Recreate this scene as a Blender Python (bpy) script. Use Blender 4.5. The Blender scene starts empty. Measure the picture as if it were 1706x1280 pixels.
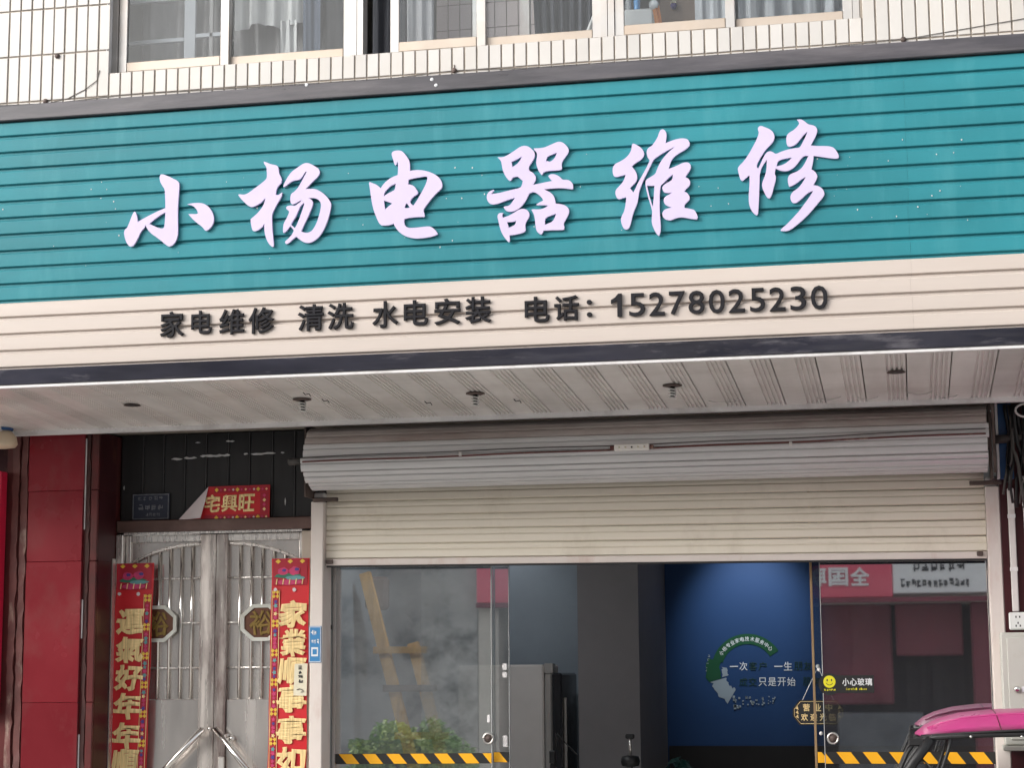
import bpy, bmesh, math, random
from mathutils import Vector, Matrix

rnd = random.Random(7)
scene = bpy.context.scene
col = scene.collection

# ------------------------------------------------------------------ camera
cam_data = bpy.data.cameras.new('camera')
cam_data.sensor_width = 36.0
cam_data.lens = 3200.0 / 1706.0 * 36.0
cam_data.clip_start = 0.05
cam_data.clip_end = 2000.0
cam = bpy.data.objects.new('camera', cam_data)
col.objects.link(cam)
yaw, pitch, roll = math.radians(-11.617), math.radians(8.618), math.radians(-0.413)
fwd = Vector((math.sin(yaw) * math.cos(pitch), math.cos(yaw) * math.cos(pitch), math.sin(pitch)))
right = Vector((math.cos(yaw), -math.sin(yaw), 0))
up = right.cross(fwd)
r2 = right * math.cos(roll) + up * math.sin(roll)
u2 = up * math.cos(roll) - right * math.sin(roll)
m = Matrix.Identity(4)
for i in range(3):
    m[i][0], m[i][1], m[i][2] = r2[i], u2[i], -fwd[i]
m.translation = Vector((0, -10.0, 1.65))
cam.matrix_world = m
scene.camera = cam

# ------------------------------------------------------------------ sky, sun, exposure
SUN_EL, SUN_AZ = math.radians(22), math.radians(230)     # azimuth clockwise from +Y
world = bpy.data.worlds.new('World')
scene.world = world
world.use_nodes = True
wn, wl = world.node_tree.nodes, world.node_tree.links
sky = wn.new('ShaderNodeTexSky')
sky.sky_type = 'NISHITA'
sky.sun_disc = False
sky.sun_elevation = SUN_EL
sky.sun_rotation = SUN_AZ
sky.air_density = 1.0
sky.dust_density = 4.0
hs = wn.new('ShaderNodeHueSaturation')
hs.inputs['Saturation'].default_value = 0.22
wl.new(sky.outputs[0], hs.inputs['Color'])
wl.new(hs.outputs[0], wn['Background'].inputs[0])
wn['Background'].inputs[1].default_value = 0.15
sun_data = bpy.data.lights.new('sun', 'SUN')
sun_data.energy = 0.5
sun_data.angle = math.radians(80)
sun_data.color = (1.0, 0.955, 0.90)
sun = bpy.data.objects.new('sun', sun_data)
col.objects.link(sun)
sd = Vector((math.sin(SUN_AZ) * math.cos(SUN_EL), math.cos(SUN_AZ) * math.cos(SUN_EL), math.sin(SUN_EL)))
sun.rotation_euler = sd.to_track_quat('Z', 'Y').to_euler()
sun.location = (0, -20, 30)
scene.view_settings.view_transform = 'Standard'
scene.view_settings.look = 'None'
scene.view_settings.gamma = 1.0
scene.view_settings.exposure = 1.14
scene.view_settings.use_curve_mapping = False

# ------------------------------------------------------------------ materials
def lin(c):
    return tuple((v / 12.92 if v <= 0.04045 else ((v + 0.055) / 1.055) ** 2.4) for v in c)


def mat(name, c, rough=0.5, metal=0.0, var=0.08, scale=4.0, stretch=(1, 1, 1), bump=0.0, bscale=60.0,
        dirt_or_sheen=None, dirt_sheen_amt=0.0, dscale=3.0, dstretch=(1, 1, 1), dlo=0.52, dhi=0.7, spec=0.5, rand=0.0, coat=0.0, rvar=0.0):
    """Principled material: base colour with soft noise variation, optional dirt layer, fine relief and per object variation."""
    mt = bpy.data.materials.new(name)
    mt.use_nodes = True
    n, l = mt.node_tree.nodes, mt.node_tree.links
    b = n['Principled BSDF']
    b.inputs['Roughness'].default_value = rough
    b.inputs['Metallic'].default_value = metal
    b.inputs['Specular IOR Level'].default_value = spec
    b.inputs['Coat Weight'].default_value = coat
    geo = n.new('ShaderNodeNewGeometry')
    mp = n.new('ShaderNodeMapping')
    mp.inputs['Scale'].default_value = stretch
    l.new(geo.outputs['Position'], mp.inputs['Vector'])
    nz = n.new('ShaderNodeTexNoise')
    nz.inputs['Scale'].default_value = scale
    nz.inputs['Detail'].default_value = 5.0
    nz.inputs['Roughness'].default_value = 0.6
    l.new(mp.outputs[0], nz.inputs['Vector'])
    mr = n.new('ShaderNodeMapRange')
    mr.inputs['From Min'].default_value = 0.3
    mr.inputs['From Max'].default_value = 0.7
    mr.inputs['To Min'].default_value = 1.0 - var
    mr.inputs['To Max'].default_value = 1.0 + var
    l.new(nz.outputs['Fac'], mr.inputs['Value'])
    val = mr.outputs[0]
    if rand:
        oi = n.new('ShaderNodeObjectInfo')
        m2 = n.new('ShaderNodeMapRange')
        m2.inputs['To Min'].default_value = 1.0 - rand
        m2.inputs['To Max'].default_value = 1.0 + rand
        l.new(oi.outputs['Random'], m2.inputs['Value'])
        mm = n.new('ShaderNodeMath')
        mm.operation = 'MULTIPLY'
        l.new(val, mm.inputs[0])
        l.new(m2.outputs[0], mm.inputs[1])
        val = mm.outputs[0]
    mx = n.new('ShaderNodeVectorMath')
    mx.operation = 'SCALE'
    mx.inputs[0].default_value = c
    l.new(val, mx.inputs['Scale'])
    out = mx.outputs[0]
    if dirt_or_sheen:
        mp2 = n.new('ShaderNodeMapping')
        mp2.inputs['Scale'].default_value = dstretch
        mp2.inputs['Location'].default_value = (3.1, 1.7, 5.3)
        l.new(geo.outputs['Position'], mp2.inputs['Vector'])
        dz = n.new('ShaderNodeTexNoise')
        dz.inputs['Scale'].default_value = dscale
        dz.inputs['Detail'].default_value = 7.0
        dz.inputs['Roughness'].default_value = 0.65
        l.new(mp2.outputs[0], dz.inputs['Vector'])
        dr = n.new('ShaderNodeMapRange')
        dr.inputs['From Min'].default_value = dlo
        dr.inputs['From Max'].default_value = dhi
        dr.inputs['To Max'].default_value = dirt_sheen_amt
        l.new(dz.outputs['Fac'], dr.inputs['Value'])
        mix = n.new('ShaderNodeMix')
        mix.data_type = 'RGBA'
        l.new(dr.outputs[0], mix.inputs['Factor'])
        l.new(out, mix.inputs[6])
        mix.inputs[7].default_value = (*dirt_or_sheen, 1)
        out = mix.outputs[2]
    l.new(out, b.inputs['Base Color'])
    if rvar:
        rr = n.new('ShaderNodeMapRange')
        rr.inputs['From Min'].default_value = 0.3
        rr.inputs['From Max'].default_value = 0.7
        rr.inputs['To Min'].default_value = max(0.02, rough - rvar)
        rr.inputs['To Max'].default_value = min(1.0, rough + rvar)
        l.new(nz.outputs['Fac'], rr.inputs['Value'])
        l.new(rr.outputs[0], b.inputs['Roughness'])
    if bump:
        bz = n.new('ShaderNodeTexNoise')
        bz.inputs['Scale'].default_value = bscale
        bz.inputs['Detail'].default_value = 3.0
        l.new(mp.outputs[0], bz.inputs['Vector'])
        bp = n.new('ShaderNodeBump')
        bp.inputs['Strength'].default_value = bump
        bp.inputs['Distance'].default_value = 0.01
        l.new(bz.outputs['Fac'], bp.inputs['Height'])
        l.new(bp.outputs[0], b.inputs['Normal'])
    return mt


def glass_mat(name, refl, tint=(0.9, 0.93, 0.93), dust=0.02, dust_col=(0.5, 0.5, 0.5), streak=(9, 9, 0.5), rough=0.01, lo=0.3, hi=2.2):
    """Window glass: clear transmission plus mirror reflection and a thin film of dust in streaks."""
    mt = bpy.data.materials.new(name)
    mt.use_nodes = True
    n, l = mt.node_tree.nodes, mt.node_tree.links
    n.remove(n['Principled BSDF'])
    tr = n.new('ShaderNodeBsdfTransparent')
    tr.inputs[0].default_value = (*tint, 1)
    gl = n.new('ShaderNodeBsdfGlossy')
    gl.inputs['Roughness'].default_value = rough
    gl.inputs['Color'].default_value = (1, 1, 1, 1)
    m1 = n.new('ShaderNodeMixShader')
    m1.inputs[0].default_value = refl
    l.new(tr.outputs[0], m1.inputs[1])
    l.new(gl.outputs[0], m1.inputs[2])
    df = n.new('ShaderNodeBsdfDiffuse')
    df.inputs[0].default_value = (*dust_col, 1)
    geo = n.new('ShaderNodeNewGeometry')
    mp = n.new('ShaderNodeMapping')
    mp.inputs['Scale'].default_value = streak
    l.new(geo.outputs['Position'], mp.inputs['Vector'])
    nz = n.new('ShaderNodeTexNoise')
    nz.inputs['Scale'].default_value = 2.0
    nz.inputs['Detail'].default_value = 6.0
    nz.inputs['Roughness'].default_value = 0.7
    l.new(mp.outputs[0], nz.inputs['Vector'])
    mr = n.new('ShaderNodeMapRange')
    mr.inputs['From Min'].default_value = 0.35
    mr.inputs['From Max'].default_value = 0.75
    mr.inputs['To Min'].default_value = dust * lo
    mr.inputs['To Max'].default_value = dust * hi
    l.new(nz.outputs['Fac'], mr.inputs['Value'])
    m2 = n.new('ShaderNodeMixShader')
    l.new(mr.outputs[0], m2.inputs[0])
    l.new(m1.outputs[0], m2.inputs[1])
    l.new(df.outputs[0], m2.inputs[2])
    l.new(m2.outputs[0], n['Material Output'].inputs[0])
    return mt


def emit_mat(name, c, strength):
    mt = bpy.data.materials.new(name)
    mt.use_nodes = True
    b = mt.node_tree.nodes['Principled BSDF']
    b.inputs['Base Color'].default_value = (*c, 1)
    b.inputs['Emission Color'].default_value = (*c, 1)
    b.inputs['Emission Strength'].default_value = strength
    return mt


M = {}
M['mortar'] = mat('mortar', (0.25, 0.215, 0.18), 0.9, var=0.3, scale=9)
M['tile'] = mat('wall_tile', (0.52, 0.50, 0.475), 0.22, var=0.06, scale=2.2, rand=0.06, dirt_or_sheen=(0.46, 0.37, 0.27), dirt_sheen_amt=0.30,
                dscale=1.6, dstretch=(1.2, 1, 0.5), dlo=0.5, dhi=0.8, bump=0.05, bscale=18)
M['teal'] = mat('teal_slat_paint', (0.022, 0.206, 0.246), 0.5, var=0.13, scale=1.1, stretch=(1, 1, 2), rand=0.04,
                dirt_or_sheen=(0.07, 0.30, 0.34), dirt_sheen_amt=0.5, dscale=2.6, dstretch=(3.5, 1, 0.6), dlo=0.5, dhi=0.8, bump=0.04, bscale=60, rvar=0.08, spec=0.3)
M['cream'] = mat('cream_slat_paint', (0.55, 0.482, 0.435), 0.42, var=0.035, scale=2.5, stretch=(0.5, 1, 3), rand=0.015,
                 dirt_or_sheen=(0.55, 0.44, 0.37), dirt_sheen_amt=0.18, dscale=5, dstretch=(0.4, 1, 2), dlo=0.55, dhi=0.8)
M['dark_band'] = mat('dark_trim', (0.050, 0.047, 0.056), 0.34, var=0.35, scale=3, stretch=(0.6, 1, 3), dirt_or_sheen=(0.17, 0.155, 0.165), dirt_sheen_amt=0.55,
                     dscale=2.2, dstretch=(0.5, 1, 4), dlo=0.45, dhi=0.7, rvar=0.1)
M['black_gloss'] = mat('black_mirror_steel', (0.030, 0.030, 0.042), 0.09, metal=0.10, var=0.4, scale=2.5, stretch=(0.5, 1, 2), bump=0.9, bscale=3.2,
                       dirt_or_sheen=(0.20, 0.19, 0.21), dirt_sheen_amt=0.42, dscale=5.0, dstretch=(0.5, 1, 2.5), dlo=0.54, dhi=0.66, spec=0.7, rvar=0.06)  # grey patches paint broken street reflections into the colour
M['letter'] = mat('lavender_letter', (0.57, 0.50, 0.69), 0.45, var=0.03, scale=5)
M['letter_edge'] = mat('letter_edge', (0.50, 0.44, 0.66), 0.5, var=0.05)
M['black_letter'] = mat('black_letter', (0.014, 0.0135, 0.017), 0.6, var=0.2, scale=12, spec=0.2)
M['soffit'] = mat('soffit_pvc', (0.74, 0.715, 0.685), 0.26, var=0.10, scale=2.0, stretch=(3, 0.5, 1), rand=0.05,
                  dirt_or_sheen=(0.40, 0.34, 0.30), dirt_sheen_amt=0.35, dscale=1.9, dstretch=(0.7, 1.6, 1), dlo=0.46, dhi=0.74)
M['trim_white'] = mat('white_trim', (0.74, 0.73, 0.73), 0.4, var=0.1, scale=5, dirt_or_sheen=(0.33, 0.29, 0.27), dirt_sheen_amt=0.5, dscale=4)
M['alu'] = mat('aluminium', (0.45, 0.435, 0.42), 0.34, metal=0.45, var=0.10, scale=3, stretch=(1, 1, 1), dirt_or_sheen=(0.42, 0.34, 0.27), dirt_sheen_amt=0.5, dscale=2.5, dlo=0.48, dhi=0.72)
M['alu_warm'] = mat('aluminium_warm_tint', (0.44, 0.375, 0.315), 0.42, metal=0.3, var=0.10, scale=3, dirt_or_sheen=(0.44, 0.33, 0.24), dirt_sheen_amt=0.4, dscale=3)  # warm tint paints the window rails' reflection into the colour
M['curtain_grey'] = mat('grey_curtain', (0.25, 0.238, 0.233), 0.9, var=0.12, scale=3)
M['curtain_dark'] = mat('dark_curtain', (0.05, 0.052, 0.062), 0.9, var=0.15, scale=3)
M['sheer'] = mat('pale_sheer', (0.36, 0.365, 0.38), 0.9, var=0.08, scale=3)
M['blueshirt'] = mat('slate_cloth', (0.06, 0.072, 0.10), 0.9, var=0.1)
M['cloth_white'] = mat('pale_cloth', (0.47, 0.46, 0.45), 0.9, var=0.08, scale=6, bump=0.1)
M['plaster'] = mat('room_plaster', (0.48, 0.45, 0.42), 0.85, var=0.08)
M['tile_pink'] = mat('pinkish_room_tile', (0.44, 0.37, 0.36), 0.4, var=0.05, rand=0.03)
M['shutter'] = mat('cream_shutter', (0.74, 0.685, 0.585), 0.45, var=0.05, scale=2, stretch=(0.3, 1, 1), rand=0.02,
                   dirt_or_sheen=(0.36, 0.30, 0.22), dirt_sheen_amt=0.35, dscale=4, dstretch=(1, 1, 0.7), dlo=0.55, dhi=0.8)
M['coil'] = mat('grey_rolled_shutter', (0.57, 0.57, 0.575), 0.34, metal=0.15, var=0.06, scale=2.5, stretch=(0.5, 1, 1),
                dirt_or_sheen=(0.40, 0.33, 0.29), dirt_sheen_amt=0.4, dscale=1.5, dstretch=(0.7, 1, 1.2), dlo=0.55, dhi=0.8)
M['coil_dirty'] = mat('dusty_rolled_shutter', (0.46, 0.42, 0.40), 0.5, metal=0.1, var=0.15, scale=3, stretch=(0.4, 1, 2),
                      dirt_or_sheen=(0.20, 0.13, 0.11), dirt_sheen_amt=0.7, dscale=2.2, dstretch=(0.6, 1, 2), dlo=0.42, dhi=0.7)
M['post'] = mat('white_post_paint', (0.66, 0.60, 0.56), 0.45, var=0.06, scale=3, dirt_or_sheen=(0.45, 0.26, 0.21), dirt_sheen_amt=0.5, dscale=3.3, dstretch=(2, 2, 0.7), dlo=0.53, dhi=0.74)
M['rust'] = mat('dark_rust', (0.085, 0.06, 0.052), 0.7, var=0.4, scale=14)
M['black'] = mat('black_plastic', (0.012, 0.012, 0.013), 0.5, var=0.2)
M['steel'] = mat('brushed_steel', (0.72, 0.69, 0.66), 0.28, metal=0.7, var=0.08, scale=5, stretch=(8, 8, 0.5), bump=0.05, bscale=6, rvar=0.08)
M['steel_panel'] = mat('steel_sheet', (0.70, 0.66, 0.625), 0.22, metal=0.8, var=0.07, scale=2, stretch=(5, 1, 0.5), bump=0.05, bscale=2.2, rvar=0.08)
M['steel_stain'] = mat('stained_steel', (0.64, 0.59, 0.55), 0.28, metal=0.7, var=0.2, scale=3, stretch=(9, 9, 0.5), dirt_or_sheen=(0.15, 0.095, 0.09), dirt_sheen_amt=0.85,
                       dscale=1.3, dstretch=(4, 4, 0.8), dlo=0.42, dhi=0.58, rvar=0.08)
M['chrome'] = mat('polished_tube', (0.74, 0.72, 0.69), 0.14, metal=1.0, var=0.03)
M['red_slab'] = mat('red_glazed_slab', (0.18, 0.015, 0.022), 0.25, var=0.16, scale=1.5, rand=0.10, dirt_or_sheen=(0.20, 0.075, 0.07), dirt_sheen_amt=0.55, dscale=2.2, dstretch=(1.3, 1, 0.8), dlo=0.5, dhi=0.75, spec=0.3, rvar=0.08, bump=0.05, bscale=5)
M['brown_red'] = mat('brown_red_stone', (0.10, 0.022, 0.022), 0.35, var=0.2, scale=4, dirt_or_sheen=(0.05, 0.03, 0.025), dirt_sheen_amt=0.7, dscale=5, dstretch=(1, 1, 0.5), spec=0.3)
M['maroon'] = mat('maroon_stone', (0.048, 0.011, 0.014), 0.35, var=0.25, scale=5, spec=0.3, dirt_or_sheen=(0.20, 0.085, 0.05), dirt_sheen_amt=0.7, dscale=3.0, dstretch=(2, 2, 0.8), dlo=0.55, dhi=0.72)
M['brown_edge'] = mat('chipped_brown_edge', (0.11, 0.032, 0.028), 0.6, var=0.3, scale=8, dirt_or_sheen=(0.42, 0.33, 0.26), dirt_sheen_amt=0.7, dscale=9, dstretch=(1, 1, 0.35), dlo=0.58, dhi=0.72)
M['dark_gap'] = mat('dark_joint', (0.05, 0.018, 0.016), 0.8, var=0.4, scale=12, dirt_or_sheen=(0.40, 0.35, 0.32), dirt_sheen_amt=0.8, dscale=6, dstretch=(1, 1, 0.4), dlo=0.66, dhi=0.76)
M['transom'] = mat('transom_board', (0.020, 0.020, 0.021), 0.38, var=0.3, scale=6, stretch=(2, 1, 0.3))
M['transom_rib'] = mat('transom_rib', (0.05, 0.05, 0.052), 0.45, var=0.2)
M['lintel'] = mat('brown_lintel', (0.10, 0.055, 0.046), 0.5, var=0.3, scale=6, stretch=(0.4, 1, 2), dirt_or_sheen=(0.2, 0.13, 0.11), dirt_sheen_amt=0.5, dscale=4)
M['paper_scrap'] = mat('paper_scrap', (0.55, 0.55, 0.55), 0.9, var=0.2, scale=20)
M['red_paper'] = mat('red_paper', (0.52, 0.013, 0.020), 0.42, var=0.07, scale=3)
M['dark_red_paper'] = mat('crimson_paper', (0.36, 0.010, 0.028), 0.45, var=0.1, scale=4)
M['pink_print'] = mat('magenta_print', (0.50, 0.035, 0.13), 0.5, var=0.2, scale=25)
M['gold'] = mat('gold_foil', (0.80, 0.60, 0.29), 0.34, metal=0.12, var=0.30, scale=55, stretch=(1.6, 1, 0.12))  # fine dark streaks paint the foil's reflections into the colour
M['gold_dark'] = mat('gold_relief', (0.22, 0.145, 0.04), 0.4, metal=0.5, var=0.2, scale=25)
M['yellow_print'] = mat('yellow_print', (0.70, 0.45, 0.05), 0.5, var=0.15, scale=30)
M['green_print'] = mat('green_print', (0.03, 0.16, 0.10), 0.5, var=0.2)
M['blue_print'] = mat('violet_print', (0.07, 0.04, 0.22), 0.5, var=0.2)
M['teal_print'] = mat('pale_teal_print', (0.12, 0.29, 0.30), 0.5, var=0.2)
M['paper_back'] = mat('paper_back', (0.62, 0.55, 0.56), 0.8, var=0.05)
M['medal'] = mat('medallion_brown', (0.105, 0.04, 0.02), 0.35, var=0.15)
M['plate_blue'] = mat('navy_plate', (0.022, 0.028, 0.05), 0.4, var=0.2)
M['plate_mark'] = mat('faded_print', (0.17, 0.18, 0.20), 0.5, var=0.4, scale=30)
M['notice_blue'] = mat('blue_notice', (0.045, 0.22, 0.47), 0.4, var=0.05)
M['notice_white'] = mat('white_print', (0.72, 0.74, 0.76), 0.5, var=0.04)
M['notice_cream'] = mat('cream_notice', (0.66, 0.62, 0.48), 0.6, var=0.04)
M['ink'] = mat('ink', (0.03, 0.03, 0.03), 0.6, var=0.1)
M['hazard_yellow'] = mat('hazard_yellow', (0.86, 0.42, 0.012), 0.4, var=0.05)
M['hazard_black'] = mat('hazard_black', (0.02, 0.02, 0.02), 0.4, var=0.2)
M['glass_left'] = glass_mat('sliding_glass', 0.31, (0.92, 0.94, 0.94), 0.04, (0.50, 0.51, 0.51), (1.5, 1.5, 2.6))
M['glass_right'] = glass_mat('streaked_sliding_glass', 0.44, (0.78, 0.80, 0.81), 0.030, (0.45, 0.45, 0.46), (26, 26, 0.35), lo=0.75, hi=1.5, rough=0.016)
M['glass_up'] = glass_mat('upstairs_glass', 0.022, (0.88, 0.90, 0.91), 0.010, (0.55, 0.56, 0.57), (1.5, 1.5, 0.8))
M['glass_edge'] = mat('glass_edge_strip', (0.36, 0.25, 0.14), 0.3, metal=0.3, var=0.1)
M['grey_edge'] = mat('clear_edge_strip', (0.40, 0.42, 0.42), 0.2, var=0.1)
M['blue_wall'] = mat('blue_wall_paint', (0.009, 0.052, 0.165), 0.6, var=0.05, scale=2)
M['grey_wall'] = mat('grey_wall_paint', (0.22, 0.208, 0.213), 0.7, var=0.05)
M['pale_wall'] = mat('pale_blue_wall', (0.30, 0.345, 0.39), 0.7, var=0.05)
M['shop_floor'] = mat('shop_floor_tile', (0.50, 0.48, 0.45), 0.25, var=0.1)
M['shop_ceiling'] = mat('shop_ceiling', (0.70, 0.70, 0.70), 0.8, var=0.05)
M['logo_green'] = mat('logo_green', (0.008, 0.085, 0.035), 0.5, var=0.05)
M['logo_pale'] = mat('logo_pale', (0.33, 0.40, 0.45), 0.5, var=0.05)
M['logo_white'] = mat('logo_white', (0.86, 0.89, 0.92), 0.5, var=0.05)
M['logo_dark'] = mat('logo_dark', (0.006, 0.045, 0.040), 0.5, var=0.05)
M['wood'] = mat('ladder_wood', (0.64, 0.35, 0.075), 0.55, var=0.25, scale=5, stretch=(6, 6, 0.6), bump=0.1)
M['fridge_side'] = mat('fridge_side', (0.66, 0.62, 0.59), 0.45, var=0.05)
M['fridge_door'] = mat('fridge_door', (0.03, 0.032, 0.038), 0.16, var=0.1, metal=0.3)
M['cabinet'] = mat('cabinet_grey', (0.50, 0.505, 0.46), 0.45, var=0.05, scale=3, dirt_or_sheen=(0.38, 0.33, 0.26), dirt_sheen_amt=0.3, dscale=5)
M['socket'] = mat('socket_white', (0.74, 0.74, 0.73), 0.35, var=0.03)
M['conduit'] = mat('conduit_white', (0.66, 0.63, 0.61), 0.45, var=0.08, dirt_or_sheen=(0.45, 0.38, 0.33), dirt_sheen_amt=0.4, dscale=7)
M['blue_paint'] = mat('blue_paint', (0.012, 0.07, 0.20), 0.45, var=0.15)
M['pink_shell'] = mat('pink_gelcoat', (0.47, 0.050, 0.205), 0.38, var=0.08, scale=5, coat=0.15, dirt_or_sheen=(0.42, 0.19, 0.26), dirt_sheen_amt=0.45, dscale=7, dstretch=(0.6, 1, 1), dlo=0.5, dhi=0.75, rvar=0.12, bump=0.04, bscale=9)
M['tyre'] = mat('tyre_rubber', (0.03, 0.03, 0.03), 0.8, var=0.1)
M['seat'] = mat('black_vinyl', (0.035, 0.033, 0.033), 0.5, var=0.1)
M['asphalt'] = mat('concrete_road', (0.50, 0.485, 0.455), 0.9, var=0.2, scale=1.5, bump=0.3)
M['paving'] = mat('pavement', (0.52, 0.50, 0.47), 0.8, var=0.12, scale=1.2)
M['kerb'] = mat('kerb_stone', (0.30, 0.29, 0.28), 0.8, var=0.12)
M['concrete'] = mat('weathered_concrete', (0.42, 0.41, 0.40), 0.9, var=0.25, scale=0.9, dirt_or_sheen=(0.10, 0.10, 0.10), dirt_sheen_amt=0.85, dscale=1.3, dlo=0.5, dhi=0.64)
M['opp_wall'] = mat('beige_render', (0.58, 0.54, 0.49), 0.85, var=0.1, scale=0.6)
M['opp_dark'] = mat('dark_shop_interior', (0.045, 0.035, 0.04), 0.7, var=0.3, scale=2)
M['opp_maroon'] = mat('maroon_cloth', (0.20, 0.045, 0.065), 0.7, var=0.2, scale=2)
M['opp_grey'] = mat('grey_goods', (0.13, 0.14, 0.155), 0.6, var=0.3, scale=3)
M['opp_pink'] = mat('pink_sign_face', (0.72, 0.13, 0.19), 0.35, var=0.04, scale=1)
M['opp_board'] = mat('white_board_face', (0.82, 0.83, 0.84), 0.4, var=0.03)
M['leaf'] = mat('shrub_leaf', (0.27, 0.43, 0.16), 0.5, var=0.3, scale=3, rand=0.1)
M['leaf_light'] = mat('shrub_young_leaf', (0.42, 0.56, 0.17), 0.5, var=0.25, scale=3)
M['bark'] = mat('bark', (0.10, 0.075, 0.05), 0.9, var=0.3)
M['terracotta'] = mat('planter', (0.25, 0.24, 0.23), 0.8, var=0.15)
M['lamp_beige'] = mat('lamp_shade_beige', (0.60, 0.50, 0.36), 0.5, var=0.08)
M['neon_red'] = mat('red_lightbox', (0.66, 0.020, 0.065), 0.35, var=0.05)
M['bulb'] = mat('spiral_tube', (0.62, 0.62, 0.60), 0.3, var=0.05)
M['led_white'] = mat('led_module_case', (0.78, 0.76, 0.72), 0.35, var=0.08)
M['orange'] = mat('orange_cloth', (0.55, 0.22, 0.08), 0.8, var=0.1)
M['brown_door'] = mat('brown_wood', (0.26, 0.185, 0.14), 0.6, var=0.15, scale=3, stretch=(5, 5, 0.5))
M['cord_grey'] = mat('wall_cable', (0.075, 0.07, 0.065), 0.6, var=0.2)

# ------------------------------------------------------------------ builders
def tag(o, label=None, cat=None, group=None, kind=None):
    if label: o['label'] = label
    if cat: o['category'] = cat
    if group: o['group'] = group
    if kind: o['kind'] = kind
    return o


def wloc(o):
    v = Vector((0, 0, 0))
    while o is not None:
        v += o.location
        o = o.parent
    return v


def thing(name, label, cat, loc=(0, 0, 0), group=None):
    o = bpy.data.objects.new(name, None)
    o.empty_display_size = 0.1
    col.objects.link(o)
    o.location = loc
    return tag(o, label, cat, group)


def link_mesh(name, me, parent=None, loc=(0, 0, 0)):
    o = bpy.data.objects.new(name, me)
    col.objects.link(o)
    o.location = loc
    if parent is not None:
        o.parent = parent
    return o


def raw(name, verts, faces, mt, parent=None, smooth=False):
    """Mesh object from world-space vertices; origin placed at the parent's origin (or the mesh centre when top level)."""
    if parent is not None:
        off = wloc(parent)
        loc = (0, 0, 0)
    else:
        lo = Vector([min(v[i] for v in verts) for i in range(3)])
        hi = Vector([max(v[i] for v in verts) for i in range(3)])
        off = Vector(((lo.x + hi.x) / 2, (lo.y + hi.y) / 2, lo.z))
        loc = off
    me = bpy.data.meshes.new(name)
    me.from_pydata([Vector(v) - off for v in verts], [], faces)
    me.materials.append(M[mt] if isinstance(mt, str) else mt)
    if smooth:
        me.polygons.foreach_set('use_smooth', [True] * len(me.polygons))
    me.update()
    return link_mesh(name, me, parent, loc)


def from_bm(name, bm, mt, parent=None, smooth=False):
    bm.normal_update()
    bmesh.ops.recalc_face_normals(bm, faces=bm.faces)
    vs = [v.co.copy() for v in bm.verts]
    bm.verts.index_update()
    fs = [[v.index for v in f.verts] for f in bm.faces]
    bm.free()
    return raw(name, vs, fs, mt, parent, smooth)


def bm_box(bm, x0, x1, y0, y1, z0, z1):
    vs = [bm.verts.new((x, y, z)) for x in (x0, x1) for y in (y0, y1) for z in (z0, z1)]
    for f in ((0, 1, 3, 2), (4, 6, 7, 5), (0, 4, 5, 1), (2, 3, 7, 6), (0, 2, 6, 4), (1, 5, 7, 3)):
        bm.faces.new([vs[i] for i in f])
    return vs


def box(name, x0, x1, y0, y1, z0, z1, mt, parent=None, bevel=0.0):
    bm = bmesh.new()
    bm_box(bm, x0, x1, y0, y1, z0, z1)
    if bevel:
        bmesh.ops.bevel(bm, geom=list(bm.edges), offset=bevel, segments=1, affect='EDGES')
    return from_bm(name, bm, mt, parent)


def tube_geo(path, r, seg=8, closed_ends=True):
    pts = [Vector(p) for p in path]
    n = len(pts)
    rs = r if isinstance(r, (list, tuple)) else [r] * n
    vs, fs = [], []
    prev = None
    for i, p in enumerate(pts):
        d = (pts[min(i + 1, n - 1)] - pts[max(i - 1, 0)])
        d.normalize()
        if prev is None:
            ref = Vector((0, 0, 1)) if abs(d.z) < 0.9 else Vector((1, 0, 0))
            a = d.cross(ref).normalized()
        else:
            a = (prev - d * prev.dot(d)).normalized()
        prev = a
        b = d.cross(a)
        for k in range(seg):
            t = 2 * math.pi * k / seg
            vs.append(p + a * (math.cos(t) * rs[i]) + b * (math.sin(t) * rs[i]))
    for i in range(n - 1):
        for k in range(seg):
            k2 = (k + 1) % seg
            fs.append((i * seg + k, i * seg + k2, (i + 1) * seg + k2, (i + 1) * seg + k))
    if closed_ends:
        fs.append(tuple(range(seg - 1, -1, -1)))
        fs.append(tuple((n - 1) * seg + k for k in range(seg)))
    return vs, fs


def tube(name, path, r, mt, parent=None, seg=8):
    vs, fs = tube_geo(path, r, seg)
    return raw(name, vs, fs, mt, parent, True)


def extrude_x(name, prof, x0, x1, mt, parent=None, smooth=False, closed=True, dz=0.0):
    """Profile of (y, z) points swept along x; dz lowers the far end (for a hanging slope)."""
    n = len(prof)
    vs = [(x0, y, z) for y, z in prof] + [(x1, y, z + dz) for y, z in prof]
    rng = range(n) if closed else range(n - 1)
    fs = [(i, (i + 1) % n, n + (i + 1) % n, n + i) for i in rng]
    if closed:
        fs += [tuple(range(n - 1, -1, -1)), tuple(range(n, 2 * n))]
    return raw(name, vs, fs, mt, parent, smooth)


def prism(name, poly, y0, y1, mt, parent=None):
    """Polygon of (x, z) points given depth between y0 (front) and y1."""
    n = len(poly)
    vs = [(x, y0, z) for x, z in poly] + [(x, y1, z) for x, z in poly]
    fs = [tuple(range(n)), tuple(range(2 * n - 1, n - 1, -1))] + [(i, n + i, n + (i + 1) % n, (i + 1) % n) for i in range(n)]
    bm = bmesh.new()
    bv = [bm.verts.new(v) for v in vs]
    for f in fs:
        bm.faces.new([bv[i] for i in f])
    return from_bm(name, bm, mt, parent)


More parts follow.
